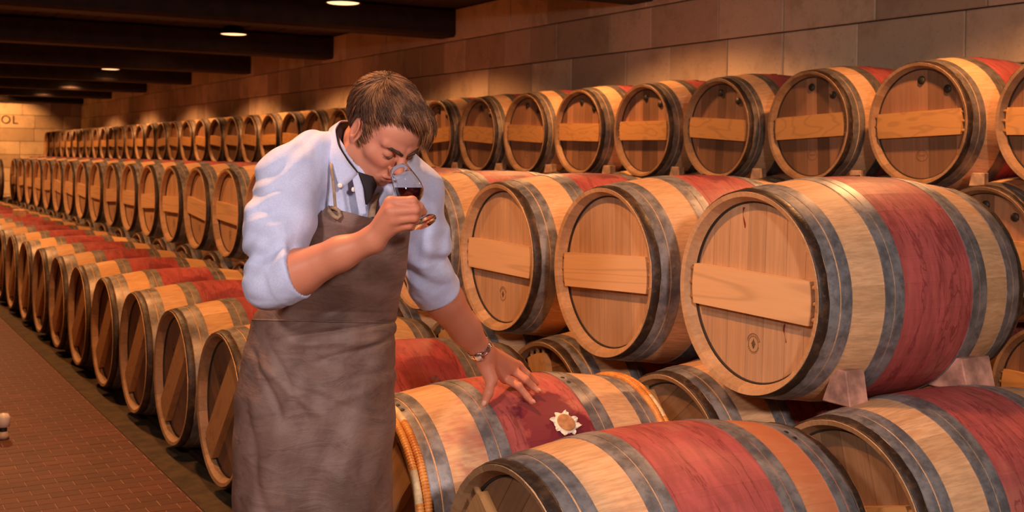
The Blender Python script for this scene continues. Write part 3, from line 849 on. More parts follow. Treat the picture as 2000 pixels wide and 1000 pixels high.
# --- materials
k = NT('skin'); at = k.n('ShaderNodeVertexColor', layer_name='Col').outputs[0]; ob = k.obj()
nz = k.noise(ob, 90, 4); n2 = k.noise(ob, 12, 4)
c = k.mix(k.math('MULTIPLY', k.ramp(n2, .4, .7), .22), at, (.62, .20, .13)); k.base(c); k.rough(.48)
k.b.inputs['Subsurface Weight'].default_value = .12; k.b.inputs['Subsurface Radius'].default_value = (.02, .008, .004); k.b.inputs['Subsurface Scale'].default_value = .3
k.b.inputs['Specular IOR Level'].default_value = .3; k.bump(nz, .35, .0012); M['skin'] = k.m
k = NT('shirt_cloth'); ob = k.obj(); nz = k.noise(ob, 260, 2); n2 = k.noise(ob, 7, 2, .5, .8); wv = k.noise(ob, 1, 2, .5, 0, mapscale=(900, 900, 120))
k.base(k.mix(k.ramp(k.math('ADD', k.math('MULTIPLY', nz, .5), k.math('MULTIPLY', wv, .5)), .35, .65), (.49, .55, .80), (.58, .64, .90))); k.rough(.8)
k.b.inputs['Sheen Weight'].default_value = .2; k.bump(k.math('ADD', k.math('MULTIPLY', n2, 1.), k.math('MULTIPLY', nz, .012)), .9, .018); M['shirt'] = k.m
k = NT('worn_leather'); ob = k.obj(); n1 = k.noise(ob, 5, 6, .65, .4); n2 = k.noise(ob, 70, 5, .7); n3 = k.noise(ob, 1, 5, .6, 1.2, mapscale=(9, 9, 26))
c = k.mix(k.ramp(n1, .35, .68), (.135, .080, .066), (.245, .152, .126)); c = k.mix(k.math('MULTIPLY', k.ramp(n3, .52, .68), .40), c, (.09, .052, .045))
c = k.mix(k.math('MULTIPLY', k.ramp(n2, .58, .75), .2), c, (.30, .20, .17)); k.base(c); k.rough(k.math('ADD', .50, k.math('MULTIPLY', n1, .2)))
k.bump(k.math('ADD', k.math('MULTIPLY', n3, 1.), k.math('MULTIPLY', n2, .14)), .55, .006); M['leather'] = k.m
M['undershirt'] = simple('dark_undershirt', (.022, .016, .020), .85)
M['button'] = simple('shirt_button', (.85, .80, .72), .3)
M['trouser'] = simple('dark_trousers', (.03, .03, .04), .9, 0, 40, .2)
M['shoe'] = simple('black_shoe', (.02, .015, .012), .4)
M['hair'] = [simple('brown_hair_%s' % nm, c_, .62) for nm, c_ in (('dark', (.070, .025, .010)), ('mid', (.16, .062, .025)), ('light', (.31, .135, .055)))]
k = NT('hair_under'); k.base((.075, .032, .015)); k.rough(.6); M['hair_under'] = k.m
M['brow'] = simple('eyebrow_hair', (.05, .022, .012), .7)
M['eye'] = simple('eyeball', (.62, .55, .50), .15)
M['iris'] = simple('iris', (.02, .012, .01), .15)
M['nail'] = simple('fingernail', (.62, .28, .20), .4)
M['steel'] = simple('watch_steel', (.75, .70, .68), .22, 1.0)
M['watchface'] = simple('watch_face', (.75, .72, .68), .3)
M['strap'] = simple('leather_strap', (.30, .20, .13), .7, 0, 60, .25)

# --- head frame
HL = np.array([.6651, .7467, -.0102]); HF = np.array([.5359, -.4867, -.6899]); HF -= HL*(HL@HF); HL /= np.linalg.norm(HL); HF /= np.linalg.norm(HF)
HX = -HL; HU = np.cross(HX, HF); HM = np.array([HX, HF, HU]); HC = C3(746, 257, 2.85); HS = .985
def h2w(q): return (np.asarray(q)*HS)@HM+HC
def w2h(p): return ((np.asarray(p)-HC)@HM.T)/HS
neck_base = C3(675, 328, 2.93); nbl = w2h(neck_base)
def sym(P): Q = P.copy(); Q[:, 0] = np.abs(Q[:, 0]); return Q
def rot_m(ax, a):
    m = Matrix.Rotation(a, 3, ax); return np.array(m)
def head_sdf(P):
    S_ = sym(P)
    d = ell(P, (0, -.014, .034), (.0755, .0965, .083))
    d = smin(d, ell(P, (0, .028, -.018), (.064, .064, .078)), .03)
    d = smin(d, ell(P, (0, .055, .048), (.058, .036, .038)), .03)          # forehead
    d = smin(d, cap(S_, (.057, .004, -.062), (.022, .064, -.100), .021, .020), .022)   # jaw
    d = smin(d, cap(S_, (.060, -.002, -.02), (.057, .004, -.062), .016, .017), .02)
    d = smin(d, ell(P, (0, .078, -.101), (.022, .017, .016)), .018)        # chin
    d = smin(d, ell(P, (0, .060, -.065), (.038, .040, .034)), .018)        # muzzle
    d = smin(d, cap(S_, (.050, .052, -.018), (.030, .076, -.026), .017, .014), .02)    # cheekbone
    d = smin(d, cap(S_, (.050, .073, .027), (.012, .091, .020), .0095, .0095), .013)   # brow ridge
    d = smax(d, -ell(S_, (.033, .104, .003), (.021, .020, .0125)), .012)   # socket
    d = smin(d, cap(P, (0, .090, .018), (0, .116, -.026), .0085, .0120), .010)    # nose
    d = smin(d, ell(P, (0, .118, -.030), (.0125, .0115, .0105)), .006)
    d = smin(d, ell(S_, (.0135, .105, -.034), (.0078, .0105, .0085)), .005)
    d = smax(d, -cap(S_, (.0068, .113, -.042), (.0060, .104, -.034), .0036, .003), .003)
    # lids
    eyec = (.033, .0775, .003)
    lid = smax(ell(S_, eyec, (.0155, .0150, .0148)), -(P[:, 2]-(-.0035)-(P[:, 1]-.0775)*.0), .002)
    low = smax(ell(S_, eyec, (.0150, .0143, .0142)), (P[:, 2]+.0075), .002)
    d = smin(d, lid, .004); d = smin(d, low, .004)
    # mouth
    d = smin(d, ell(P, (0, .0985, -.0605), (.022, .0085, .0050)), .005)
    d = smin(d, ell(P, (0, .0970, -.0705), (.019, .0090, .0058)), .005)
    d = smax(d, -ell(P, (0, .1075, -.0652), (.026, .0085, .0016)), .003)
    d = smax(d, -ell(P, (0, .103, -.0835), (.016, .008, .005)), .008)
    d = smax(d, -cap(P, (0, .1155, -.046), (0, .108, -.055), .0032, .0028), .004)
    # nasolabial fold
    d = smax(d, -cap(S_, (.0215, .1035, -.036), (.031, .088, -.062), .0022, .0022), .007)
    # ears
    Re = rot_m('Z', .38)@rot_m('X', -.12)
    e = ell(S_, (.0790, -.010, -.004), (.0075, .0185, .032), np.array(Re))
    e = smax(e, -ell(S_, (.0880, -.006, .001), (.0080, .0110, .0200), np.array(Re)), .004)
    e = smin(e, ell(S_, (.0755, -.004, -.004), (.0055, .009, .016)), .004)
    e = smin(e, ell(S_, (.0775, .001, -.029), (.0050, .0085, .0095)), .006)
    d = smin(d, e, .005)
    # neck
    d = smin(d, cap(P, (0, -.032, -.045), nbl, .052, .060), .03)
    d = smin(d, cap(S_, (.052, -.03, -.05), nbl+np.array([.0, .05, -.0]), .014, .014), .02)
    d = smin(d, ell(P, nbl*.55+np.array([0, .038, -.06])*.45+np.array([0, .02, 0]), (.012, .012, .016)), .02)
    return d
def head_color(P):
    base = np.tile([.60, .255, .165], (len(P), 1)); S_ = sym(P)
    def blend(m, c): 
        nonlocal base
        base = base*(1-m[:, None])+np.array(c)*m[:, None]
    g = lambda c, r: np.clip(1-np.abs(ell(S_, c, r)+min(r))/min(r), 0, 1) if False else np.exp(-(((S_-np.array(c))/np.array(r))**2).sum(1))
    blend(g((.045, .07, -.03), (.022, .03, .022))*.45, (.62, .17, .11))
    blend(g((0, .118, -.03), (.02, .02, .016))*.4, (.62, .17, .11))
    blend(g((.078, -.01, 0), (.02, .03, .04))*.4, (.62, .18, .12))
    st = np.clip((-P[:, 2]-.045)/.03, 0, 1)*np.clip((P[:, 1]-.0)/.03, 0, 1)*np.clip((P[:, 2]+.15)/.03, 0, 1); blend(st*.30, (.34, .15, .10))
    lip = np.exp(-((P[:, 0]/.021)**4+((P[:, 2]+.0655)/.0085)**4))*(P[:, 1] > .085); blend(lip*.7, (.45, .11, .08))
    blend(g((.033, .085, .012), (.018, .02, .008))*.3, (.42, .15, .10))
    return base
lo = [-.105, min(-.155, nbl[1]-.08), nbl[2]-.075]; hi = [.105, .145, .135]
Vh, Qh = sdf_surface(head_sdf, lo, hi, .0021); Ch = head_color(Vh); Vh = h2w(Vh)

# --- joints
RS = C3(565, 345, 2.77); LS = C3(812, 368, 3.04); RE = C3(528, 552, 2.66); LE = C3(838, 548, 3.17)
RW = C3(726, 470, 2.595); LW = C3(941, 686, 3.31)
def lerp(a, b, t): return np.asarray(a)*(1-t)+np.asarray(b)*t
def finger(P, pts, r, k=.003): return chain(P, pts, r, k)
RMCP = [C3(763, 396, 2.565), C3(764, 413, 2.553), C3(768, 429, 2.558), C3(774, 443, 2.572)]
RFING = [[C3(805, 393, 2.563), C3(819, 404, 2.583), C3(827, 414, 2.600)],
         [C3(810, 410, 2.560), C3(815, 417, 2.590), C3(803, 419, 2.610)],
         [C3(808, 425, 2.565), C3(811, 431, 2.593), C3(800, 432, 2.610)],
         [C3(798, 440, 2.577), C3(803, 443, 2.598), C3(793, 443, 2.612)]]
RTH = [C3(742, 444, 2.615), C3(763, 418, 2.645), C3(783, 402, 2.660), C3(800, 396, 2.668)]
def rarm(P):
    d = chain(P, [RS, RE], [.056, .047], .03)
    el = lerp(RE, RW, .28)
    f1 = chain(P, [RE, el+np.array([0, 0, -.004]), lerp(RE, RW, .70), RW], [.049, .0505, .036, .0275], .02)
    d = smin(d, f1, .03)
    pal = None
    for m, r in zip(RMCP, (.0150, .0150, .0140, .0130)):
        q = cap(P, lerp(RW, m, .12), m, .0185, r); pal = q if pal is None else smin(pal, q, .014)
    pal = smin(pal, cap(P, RW, RTH[1], .020, .014), .016)
    d = smin(d, pal, .02)
    for m, fg, r in zip(RMCP, RFING, (.0105, .0105, .010, .009)):
        q = chain(P, [m]+fg, [r+.0035, r+.0005, r-.0008, r-.0018], .005)
        # knuckle
        q = smin(q, cap(P, fg[0], fg[0]+np.array([0, -.001, 0]), r+.0008, r), .003)
        d = smin(d, q, .0045)
    d = smin(d, chain(P, RTH, [.0145, .0135, .0115, .0098], .008), .006)
    return d
Vr, Qr = sdf_surface(rarm, np.min([RS, RE, RW], 0)-.09, np.max([RS, RE, RW, RMCP[0], RTH[3], RFING[0][2]], 0)+.08, .0027)
LMCP = [C3(986, 739, 3.385), C3(1004, 725, 3.410), C3(1014, 716, 3.445), C3(1012, 713, 3.485)]
LFING = [[C3(1013, 754, 3.350), C3(1029, 774, 3.348), C3(1039, 785, 3.343)],
         [C3(1027, 741, 3.388), C3(1041, 755, 3.400), C3(1050, 763, 3.396)],
         [C3(1030, 731, 3.450), C3(1040, 742, 3.470), C3(1047, 749, 3.475)],
         [C3(1024, 725, 3.500), C3(1032, 732, 3.520), C3(1038, 738, 3.528)]]
LTH = [C3(945, 712, 3.315), C3(960, 742, 3.305), C3(954, 768, 3.285), C3(947, 786, 3.280)]
def larm(P):
    d = chain(P, [LS, LE], [.056, .050], .03)
    f1 = chain(P, [LE, lerp(LE, LW, .26), lerp(LE, LW, .68), LW], [.052, .0535, .042, .0300], .02)
    d = smin(d, f1, .03)
    pal = None
    for m, r in zip(LMCP, (.0150, .0145, .0140, .0130)):
        q = cap(P, lerp(LW, m, .12), m, .023, r); pal = q if pal is None else smin(pal, q, .014)
    pal = smin(pal, cap(P, LW, LTH[1], .022, .0165), .02)
    d = smin(d, pal, .022)
    for m, fg, r in zip(LMCP, LFING, (.0105, .0105, .010, .009)):
        q = chain(P, [m]+fg, [r+.0035, r+.0004, r-.001, r-.002], .005); d = smin(d, q, .0045)
    d = smin(d, chain(P, LTH, [.020, .0150, .0128, .0108], .008), .01)
    return d
Vl, Ql = sdf_surface(larm, np.min([LS, LE, LW]+LMCP+LFING[0]+LFING[1]+LFING[3]+LTH, 0)-.09, np.max([LS, LE, LW]+LMCP+LFING[0]+LFING[3]+LTH, 0)+.05, .0027)
def arm_col(V, tips):
    c = np.tile([.58, .225, .135], (len(V), 1))
    for t in tips:
        m = np.exp(-(np.linalg.norm(V-t, axis=1)/.016)**2)[:, None]*.5; c = c*(1-m)+np.array([.64, .20, .13])*m
    return c
# trunk and legs under the clothes
L2 = np.array([.82, .57, 0]); F2 = np.array([.57, -.82, 0])
ROWS = [(300, 690, 2.90, .070, .070), (325, 690, 2.91, .140, .085), (352, 688, 2.92, .172, .102), (420, 682, 2.94, .178, .122), (520, 660, 2.97, .165, .122), (620, 642, 3.0, .160, .122), (700, 632, 3.0, .170, .128), (780, 625, 3.0, .172, .13)]
tz = np.array([C3(r[1], r[0], r[2])[2] for r in ROWS]); tc = np.array([C3(r[1], r[0], r[2]) for r in ROWS]); ta = np.array([r[3] for r in ROWS]); tb = np.array([r[4] for r in ROWS])
oz = np.argsort(tz); tz, tc, ta, tb = tz[oz], tc[oz], ta[oz], tb[oz]
def torso(P, grow=0.):
    z = np.clip(P[:, 2], tz[0], tz[-1]); cx = np.interp(z, tz, tc[:, 0]); cy = np.interp(z, tz, tc[:, 1]); a = np.interp(z, tz, ta)+grow; b = np.interp(z, tz, tb)+grow
    u = (P[:, 0]-cx)*L2[0]+(P[:, 1]-cy)*L2[1]; v = (P[:, 0]-cx)*F2[0]+(P[:, 1]-cy)*F2[1]
    k0 = np.sqrt((u/a)**2+(v/b)**2); k1 = np.sqrt((u/a**2)**2+(v/b**2)**2)+1e-6; d = k0*(k0-1)/k1
    d = smax(d, P[:, 2]-tz[-1], .03); return smax(d, tz[0]-P[:, 2], .02)
def floor_pt(dx, dy):   # point on the floor near the hips, in the level frame
    w = to_world([C3(628, 700, 3.0)])[0]; w[2] = 0; q = (w-CO)@BASIS.T; return q+L2*dx+F2*dy
HIPC = C3(628, 760, 3.0)
FEET = [floor_pt(-.11, -.02)+np.array([0, 0, .05]), floor_pt(.12, .03)+np.array([0, 0, .05])]
def legs(P, g=0.):
    d = None
    for s_, ft in zip((-1, 1), FEET):
        hip = HIPC+L2*s_*.085; knee = lerp(hip, ft, .5)+F2*.015
        q = chain(P, [hip, knee, ft+np.array([0, 0, .04])], [.085+g, .058+g, .042+g], .03); d = q if d is None else np.minimum(d, q)
    return d
def trunk(P): return smin(torso(P, -.015), legs(P, -.004), .04)
Vt, Qt = sdf_surface(trunk, [-1.0, 2.6, -1.42], [-.15, 3.35, tz[-1]+.03], .012)
Vb = np.concatenate([Vh, Vr, Vl, Vt]); n1, n2_, n3 = len(Vh), len(Vh)+len(Vr), len(Vh)+len(Vr)+len(Vl)
Qb = np.concatenate([Qh, Qr+n1, Ql+n2_, Qt+n3])
Cb = np.concatenate([Ch, arm_col(Vr, RMCP+[f_[0] for f_ in RFING]), arm_col(Vl, LMCP+[f_[2] for f_ in LFING]+LTH[-1:]), np.tile([.58, .24, .15], (len(Vt), 1))])
body = person_part('body', Vb, Qb, M['skin'], col=Cb)
# nails on the visible left hand
def blob(c, r, Rm=None, h=None, name='blob', mat=None, parent=None):
    h = h or min(r)/4; m = max(r)*1.25
    V, Q = sdf_surface(lambda P: ell(P, c, r, Rm), np.array(c)-m, np.array(c)+m, h); return person_part(name, V, Q, mat, parent)
def frame_from(dir_, up):
    y = np.array(dir_)/np.linalg.norm(dir_); z = np.array(up)-y*(y@np.array(up)); z /= np.linalg.norm(z); return np.array([np.cross(y, z), y, z])
for pts, r in ((LFING[0], .0058), (LFING[1], .0056), (LTH[-2:], .0072)):
    dr = pts[-1]-pts[-2]; upv = np.array([0, -.35, 1]) if r < .007 else np.array([-.2, -1, .25])
    Rm = frame_from(dr, upv); c = pts[-1]+Rm[1]*.002+Rm[2]*(.0072 if r < .007 else .0092)
    blob(c, (r, r*1.35, .0022), Rm, .0008, 'fingernail', M['nail'], body)
# eyes, brows
for sx in (-1, 1):
    c = h2w([sx*.033, .0775, .003]); V, Q = sdf_surface(lambda P: ell(P, c, (.0132,)*3), c-.016, c+.016, .0016); e = person_part('eyeball', V, Q, M['eye'], body)
    c2 = h2w([sx*.032, .0800, -.0010]); Rm = HM; V, Q = sdf_surface(lambda P: ell(P, c2, (.0060, .0115, .0060), Rm), c2-.014, c2+.014, .0012); person_part('iris', V, Q, M['iris'], body)
    pts = [h2w(np.array([sx*x, y, z])) for x, y, z in ((.010, .1030, .0150), (.025, .1010, .0210), (.042, .0895, .0232), (.058, .0710, .0175))]
    V, Q = sdf_surface(lambda P: chain(P, pts, [.0030, .0038, .0032, .0012], .004)+.0004*np.sin(P[:, 0]*2600+P[:, 2]*900), np.min(pts, 0)-.01, np.max(pts, 0)+.01, .0013)
    person_part('eyebrow', V, Q, M['brow'], body)
for sx in (-1, 1):
    v, f = tube_vf([h2w(np.array([sx*x, y, z])) for x, y, z in ((.0185, .0875, -.0030), (.025, .0915, -.0052), (.033, .0932, -.0060), (.041, .0912, -.0052), (.0475, .0860, -.0030))], [.0006, .0012, .0014, .0014, .0008], 6)
    person_part('eyelash', v, f, M['brow'], body)
# --- hair
def hairline(P): return P[:, 1]-(.012+np.clip(P[:, 2]-.028, 0, None)*(1.05-7*np.clip(P[:, 0], 0, .06))+.003*np.sin(P[:, 0]*160))
def hair_sdf(P):
    S_ = sym(P)
    d = ell(P, (0, -.020, .044), (.0845, .1075, .0935))
    d = smin(d, ell(P, (-.02, .045, .092), (.055, .045, .030)), .03)
    d = smin(d, cap(P, (.015, .070, .098), (-.055, .072, .078), .020, .020), .02)
    d = smax(d, hairline(P), .012)
    d = smax(d, -(P[:, 2]-(-.062)-np.clip(P[:, 1]+.02, 0, 1)*1.2), .02)
    d = smin(d, cap(S_, (.0735, .016, .030), (.0735, .014, -.020), .0095, .0060), .008)     # sideburn
    d = smin(d, cap(P, (-.035, .088, .086), (-.064, .082, .060), .015, .011), .015)          # fringe
    d = smax(d, -ell(S_, (.088, -.008, -.006), (.026, .024, .038)), .006)
    ang = np.arctan2(P[:, 0]+.01, P[:, 1]+.03)
    return d+.0016*np.sin(ang*46+P[:, 2]*60)+.0012*np.sin(ang*23-P[:, 2]*130+P[:, 1]*40)
V, Q = sdf_surface(hair_sdf, [-.12, -.15, -.09], [.12, .14, .155], .0026); Vhair = V
hair = person_part('hair', h2w(V), Q, M['hair_under'])
sel = rng.choice(len(V), min(len(V)-1, 9000), replace=False); cu = bpy.data.curves.new('hair_strands', 'CURVE'); cu.dimensions = '3D'; cu.bevel_depth = .00075; cu.bevel_resolution = 0; [cu.materials.append(m_) for m_ in M['hair']]
CROWN = np.array([.015, -.055, .12])
for i in sel:
    p = V[i].copy()
    if p[2] < -.05: continue
    n_ = 7; pts = []; ln = rng.uniform(.006, .011)*(1.15 if p[1] > .02 else .6); lift = rng.uniform(.0, .0040)*min(1, np.linalg.norm(p-np.array([.015, -.055, .12]))/.06)
    cl_ = math.sin(p[0]*150+math.sin(p[1]*60)*1.5)+math.sin(p[1]*110+p[2]*90+1); side = .16*cl_+rng.normal(0, .05)
    for q in range(n_):
        nrm = (p-np.array([0, -.020, .044]))/np.array([.0845, .1075, .0935])**2; nrm /= np.linalg.norm(nrm)
        away = p-CROWN; away /= np.linalg.norm(away)+1e-6
        dr = away*.8+np.array([-.50 if p[2] > .06 else side*.3, .55 if p[1] > -.02 else 0, -.25])+np.array([side*.6, 0, side*.3])
        dr -= nrm*(dr@nrm); dr /= np.linalg.norm(dr)
        pts.append(p+nrm*(lift*math.sin(q/n_*3)+.0008)); p = p+dr*ln
        if hairline(p[None])[0] > (.022 if p[0] < .0 else .006) and q > 2: break
        if p[2] < -.068 or (abs(p[0]) > .06 and -.032 < p[1] < .012 and p[2] < .028): break
    if len(pts) < 3: continue
    W = to_world(h2w(np.array(pts)))-np.array(root_inv); sp = cu.splines.new('POLY'); sp.points.add(len(W)-1); sp.material_index = int(np.clip(round(1+.55*cl_+rng.normal(0, .45)-(.7 if p[2] < .05 and p[1] < .03 else 0)), 0, 2))
    for q, ww in enumerate(W): sp.points[q].co = (*ww, 1); sp.points[q].radius = 1.0 if q < len(W)-2 else (.6 if q == len(W)-2 else .15)
hs = bpy.data.objects.new('hair_strands', cu); COL.objects.link(hs); hs.parent = hair; hs['kind'] = 'stuff'

# --- shirt
def folds(P, a=1.):
    x, y, z = P.T
    w_ = .03*np.sin(z*21+x*9)+.02*np.sin(x*31-z*12)
    return a*(.0060*np.sin((z*.55+x*.85+w_)*58)*(.5+.5*np.sin(z*14+x*7+1.3))+.0038*np.sin((z-x*.6+w_)*95+y*20)*(.5+.5*np.sin(x*19-z*9)))
RD = (RW-RE)/np.linalg.norm(RW-RE); LD = (LW-LE)/np.linalg.norm(LW-LE)
rc = RE+RD*.072; lc = LE+LD*.048
def shirt_sdf(P):
    d = torso(P, .006)
    d = smin(d, chain(P, [C3(672, 300, 2.90), C3(610, 312, 2.83), RS+np.array([.0, 0, -.012])], [.058, .060, .066], .04), .05)
    d = smin(d, chain(P, [C3(705, 305, 2.92), C3(765, 332, 2.98), LS+np.array([.0, 0, -.012])], [.058, .058, .064], .04), .05)
    f_ = folds(P)
    sl = chain(P, [RS, lerp(RS, RE, .5)+np.array([-.004, 0, 0]), RE+np.array([.004, 0, .01])], [.077, .075, .061], .03)
    fo = smax(cap(P, RE, RE+RD*.12, .064, .0585), (P-rc)@RD, .004); fo = smax(fo, -cap(P, rc-RD*.012, rc+RD*.08, .0550, .0540), .003)
    sl = smin(sl, fo, .012)
    q = P-RS; ta_ = q@((RE-RS)/np.linalg.norm(RE-RS)); LA = np.linalg.norm(RE-RS)
    wv_ = .02*np.sin(P[:, 0]*40+1)+.35*(P[:, 0]-RE[0])
    sl = sl+.0050*np.sin((ta_+wv_)*125)*np.exp(-((ta_-LA+.045)/.050)**2)+.0036*np.sin(ta_*34+P[:, 0]*52)*np.exp(-((ta_-.12)/.08)**2)
    d = smin(d, sl, .03)
    s2 = chain(P, [LS, lerp(LS, LE, .5), LE], [.070, .066, .060], .03); s2 = smin(s2, cap(P, LE, lc, .060, .060), .03)
    q = P-LE; t = (q@((LS-LE)/np.linalg.norm(LS-LE))); s2 = s2+.0052*np.sin(t*85+P[:, 0]*62)*np.exp(-((t-.06)/.08)**2)+.004*np.sin(P[:, 0]*110-t*22)*np.exp(-((t-.16)/.09)**2)
    d = smin(d, s2, .03)+f_*.75
    # turned-up cuffs
    def ringd(c, D_, w, R_, k):
        v = (P-c)@D_; rr = np.linalg.norm(P-c-v[:, None]*D_, axis=1)
        return smax(smax(np.abs(v)-w, rr-R_, .008), -(rr-R_+.010), .002)
    dl = smax(d, (P-lc)@LD, .003); d = np.where(np.linalg.norm(P-lc, axis=1) < .12, dl, d)
    d = smin(d, ringd(rc-RD*.020, RD, .026, .0655, .004)+folds(P, .5), .006)
    d = smin(d, ringd(lc-LD*.020, LD, .028, .0675, .004)+folds(P, .35), .004)
    # hollow the sleeve mouths
    d = smax(d, -cap(P, lc-LD*.01, lc+LD*.08, .0570, .0570), .003)
    # neck opening
    d = smax(d, -cap(P, C3(688, 318, 2.885), h2w([0, -.02, -.05]), .066, .074), .006)
    return d
Vs, Qs = sdf_surface(shirt_sdf, [-.85, 2.5, -.62], [0.0, 3.42, .16], .0042)
shirt = person_part('shirt', Vs, Qs, M['shirt'])
# dark undershirt showing in the collar opening
def under(P):
    d = cap(P, C3(688, 322, 2.905), h2w([0, -.034, -.082]), .070, .0615)
    d = smin(d, chain(P, [C3(705, 345, 2.86), C3(712, 372, 2.845), C3(715, 396, 2.838)], [.040, .028, .012], .02), .02)
    t = (P-h2w([0, -.034, -.082]))@((h2w([0, 0, 0])-neck_base)/np.linalg.norm(h2w([0, 0, 0])-neck_base))
    return smax(d, t+.050, .004)
V, Q = sdf_surface(under, C3(640, 400, 2.80)-.05, C3(740, 230, 3.0)+.09, .004); person_part('undershirt', V, Q, M['undershirt'])
def ribbon(A_, B_, n=24, m=5, bulge=0., name='ribbon', mat=None, parent=None, th=.003):
    def rs(pl):
        pl = np.array(pl); L_ = np.r_[0, np.cumsum(np.linalg.norm(np.diff(pl, axis=0), axis=1))]; t = np.linspace(0, L_[-1], n)
        o = np.stack([np.interp(t, L_, pl[:, i]) for i in range(3)], 1)
        for _ in range(1): o[1:-1] = (o[:-2]+2*o[1:-1]+o[2:])/4
        return o
    A_, B_ = rs(A_), rs(B_); V = []; Fc = []
    for i in range(n):
        for j in range(m+1):
            t = j/m; p = A_[i]*(1-t)+B_[i]*t; p = p+np.array([0, -bulge*4*t*(1-t), 0]); V.append(p)
    for i in range(n-1):
        for j in range(m): Fc.append((i*(m+1)+j, (i+1)*(m+1)+j, (i+1)*(m+1)+j+1, i*(m+1)+j+1))
    o = person_part(name, V, Fc, mat, parent); md = o.modifiers.new('s', 'SOLIDIFY'); md.thickness = th; md.offset = 0; return o
# right collar leaf (nearer the viewer): folded edge -> outer edge with the buttoned point
fold = [C3(684, 236, 2.93), C3(664, 236, 2.87), C3(654, 252, 2.825), C3(660, 285, 2.785), C3(680, 318, 2.768), C3(699, 340, 2.775)]
outer = [C3(668, 240, 2.97), C3(644, 250, 2.90), C3(637, 275, 2.828), C3(641, 312, 2.775), C3(652, 345, 2.758), C3(666, 371, 2.765)]
ribbon(fold, outer, bulge=.005, name='collar', mat=M['shirt'], parent=shirt)
ribbon([C3(684, 238, 2.94), C3(665, 240, 2.88), C3(657, 256, 2.832), C3(663, 287, 2.80), C3(684, 320, 2.79), C3(700, 340, 2.79)],
       [C3(690, 262, 2.94), C3(672, 266, 2.88), C3(666, 280, 2.845), C3(674, 303, 2.82), C3(694, 330, 2.81), C3(708, 350, 2.80)], name='collar_stand', mat=M['undershirt'], parent=shirt)
ribbon([C3(699, 338, 2.776), C3(709, 366, 2.770), C3(712, 392, 2.768), C3(716, 418, 2.768)], [C3(687, 345, 2.772), C3(693, 372, 2.762), C3(697, 396, 2.760), C3(702, 420, 2.760)], name='button_placket', mat=M['shirt'], parent=shirt, bulge=.001)
ribbon([C3(738, 370, 2.86), C3(731, 384, 2.84), C3(725, 400, 2.825), C3(721, 420, 2.815)], [C3(775, 345, 2.89), C3(768, 378, 2.86), C3(752, 405, 2.835), C3(742, 425, 2.825)], name='collar', mat=M['shirt'], parent=shirt, bulge=.01)
for x, y, d in ((664, 362, 2.754), (691, 370, 2.770)):
    blob(C3(x, y, d), (.0062, .0026, .0062), None, .0008, 'button', M['button'], shirt)

ribbon([C3(700, 336, 2.786), C3(709, 362, 2.780), C3(712, 384, 2.778), C3(713, 398, 2.778)], [C3(728, 345, 2.815), C3(736, 362, 2.812), C3(727, 384, 2.80), C3(716, 400, 2.785)], name='undershirt_front', mat=M['undershirt'], parent=shirt, bulge=.004)
# --- apron
AR = [(404, 641, 447, 800, 2.835, .10, 62), (428, 614, 468, 799, 2.85, .115, 66), (452, 594, 490, 797, 2.87, .125, 70), (500, 588, 530, 791, 2.90, .14, 76), (560, 560, 580, 781, 2.93, .150, 84),
      (603, 508, 611, 773, 2.96, .155, 96), (626, 492, 631, 772, 2.965, .158, 100), (665, 484, 665, 773, 2.965, .165, 102), (710, 472, 710, 772, 2.965, .170, 104), (780, 456, 780, 772, 2.96, .175, 105), (850, 450, 850, 773, 2.955, .178, 105), (1000, 450, 1000, 771, 2.95, .18, 105), (1150, 446, 1150, 772, 2.95, .18, 105), (1330, 442, 1330, 774, 2.95, .18, 105)]
nv, nu = 150, 90; tA = np.linspace(0, len(AR)-1, nv); AR_ = np.array(AR, float)
V = []; SP = []
for t in tA:
    i = int(min(t, len(AR)-1.001)); f_ = t-i; fs = f_
    yl, xl, yr, xr, dc, b, ph = AR_[i]*(1-fs)+AR_[i+1]*fs
    for j in range(nu+1):
        s_ = -1+2*j/nu; a = math.radians(ph)*s_; sa = math.sin(a)/math.sin(math.radians(min(ph, 90)))
        x = (xl+xr)/2+(xr-xl)/2*sa; y = (yl+yr)/2+(yr-yl)/2*max(-1, min(1, sa))
        d = dc-b*math.cos(a)+.035*sa
        p = C3(x, y, d)
        # creases
        g_ = np.array([math.sin(a)*.8, -math.cos(a), 0])
        def crease(x0, y0, x1, y1, w_, dep):
            v = np.array([x1-x0, y1-y0], float); L_ = np.linalg.norm(v); v /= L_; q = np.array([x-x0, y-y0]); al = q@v; pr_ = abs(q[0]*v[1]-q[1]*v[0])
            return dep*math.exp(-(pr_/w_)**2)*math.exp(-(max(0, -al, al-L_)/25)**2)
        dsp = 0
        for cr in ((600, 655, 762, 630, 5, -.007), (590, 672, 740, 668, 7, .005), (640, 700, 755, 668, 5, -.006), (700, 690, 770, 655, 5, -.006), (690, 735, 765, 720, 5, -.004), (500, 700, 545, 800, 6, -.007), (520, 720, 600, 790, 7, .006), (560, 640, 640, 610, 6, -.004),
                   (575, 760, 690, 800, 6, -.004), (480, 800, 520, 1000, 9, -.006), (540, 700, 590, 800, 5, -.005), (670, 780, 760, 740, 8, .005)):
            dsp += crease(*cr)
        dsp += .010*math.sin(x*.040+y*.006)*max(0, min(1, (y-700)/200)) + .003*math.sin(x*.09+y*.031+1)*max(0, min(1, (y-600)/60)) + .0022*math.sin(x*.05-y*.06)
        p = p+g_*dsp; V.append(p)
Fc = []
for i in range(nv-1):
    for j in range(nu): Fc.append((i*(nu+1)+j, (i+1)*(nu+1)+j, (i+1)*(nu+1)+j+1, i*(nu+1)+j+1))
apron = person_part('apron', V, Fc, M['leather']); md = apron.modifiers.new('s', 'SOLIDIFY'); md.thickness = .004; md.offset = 0
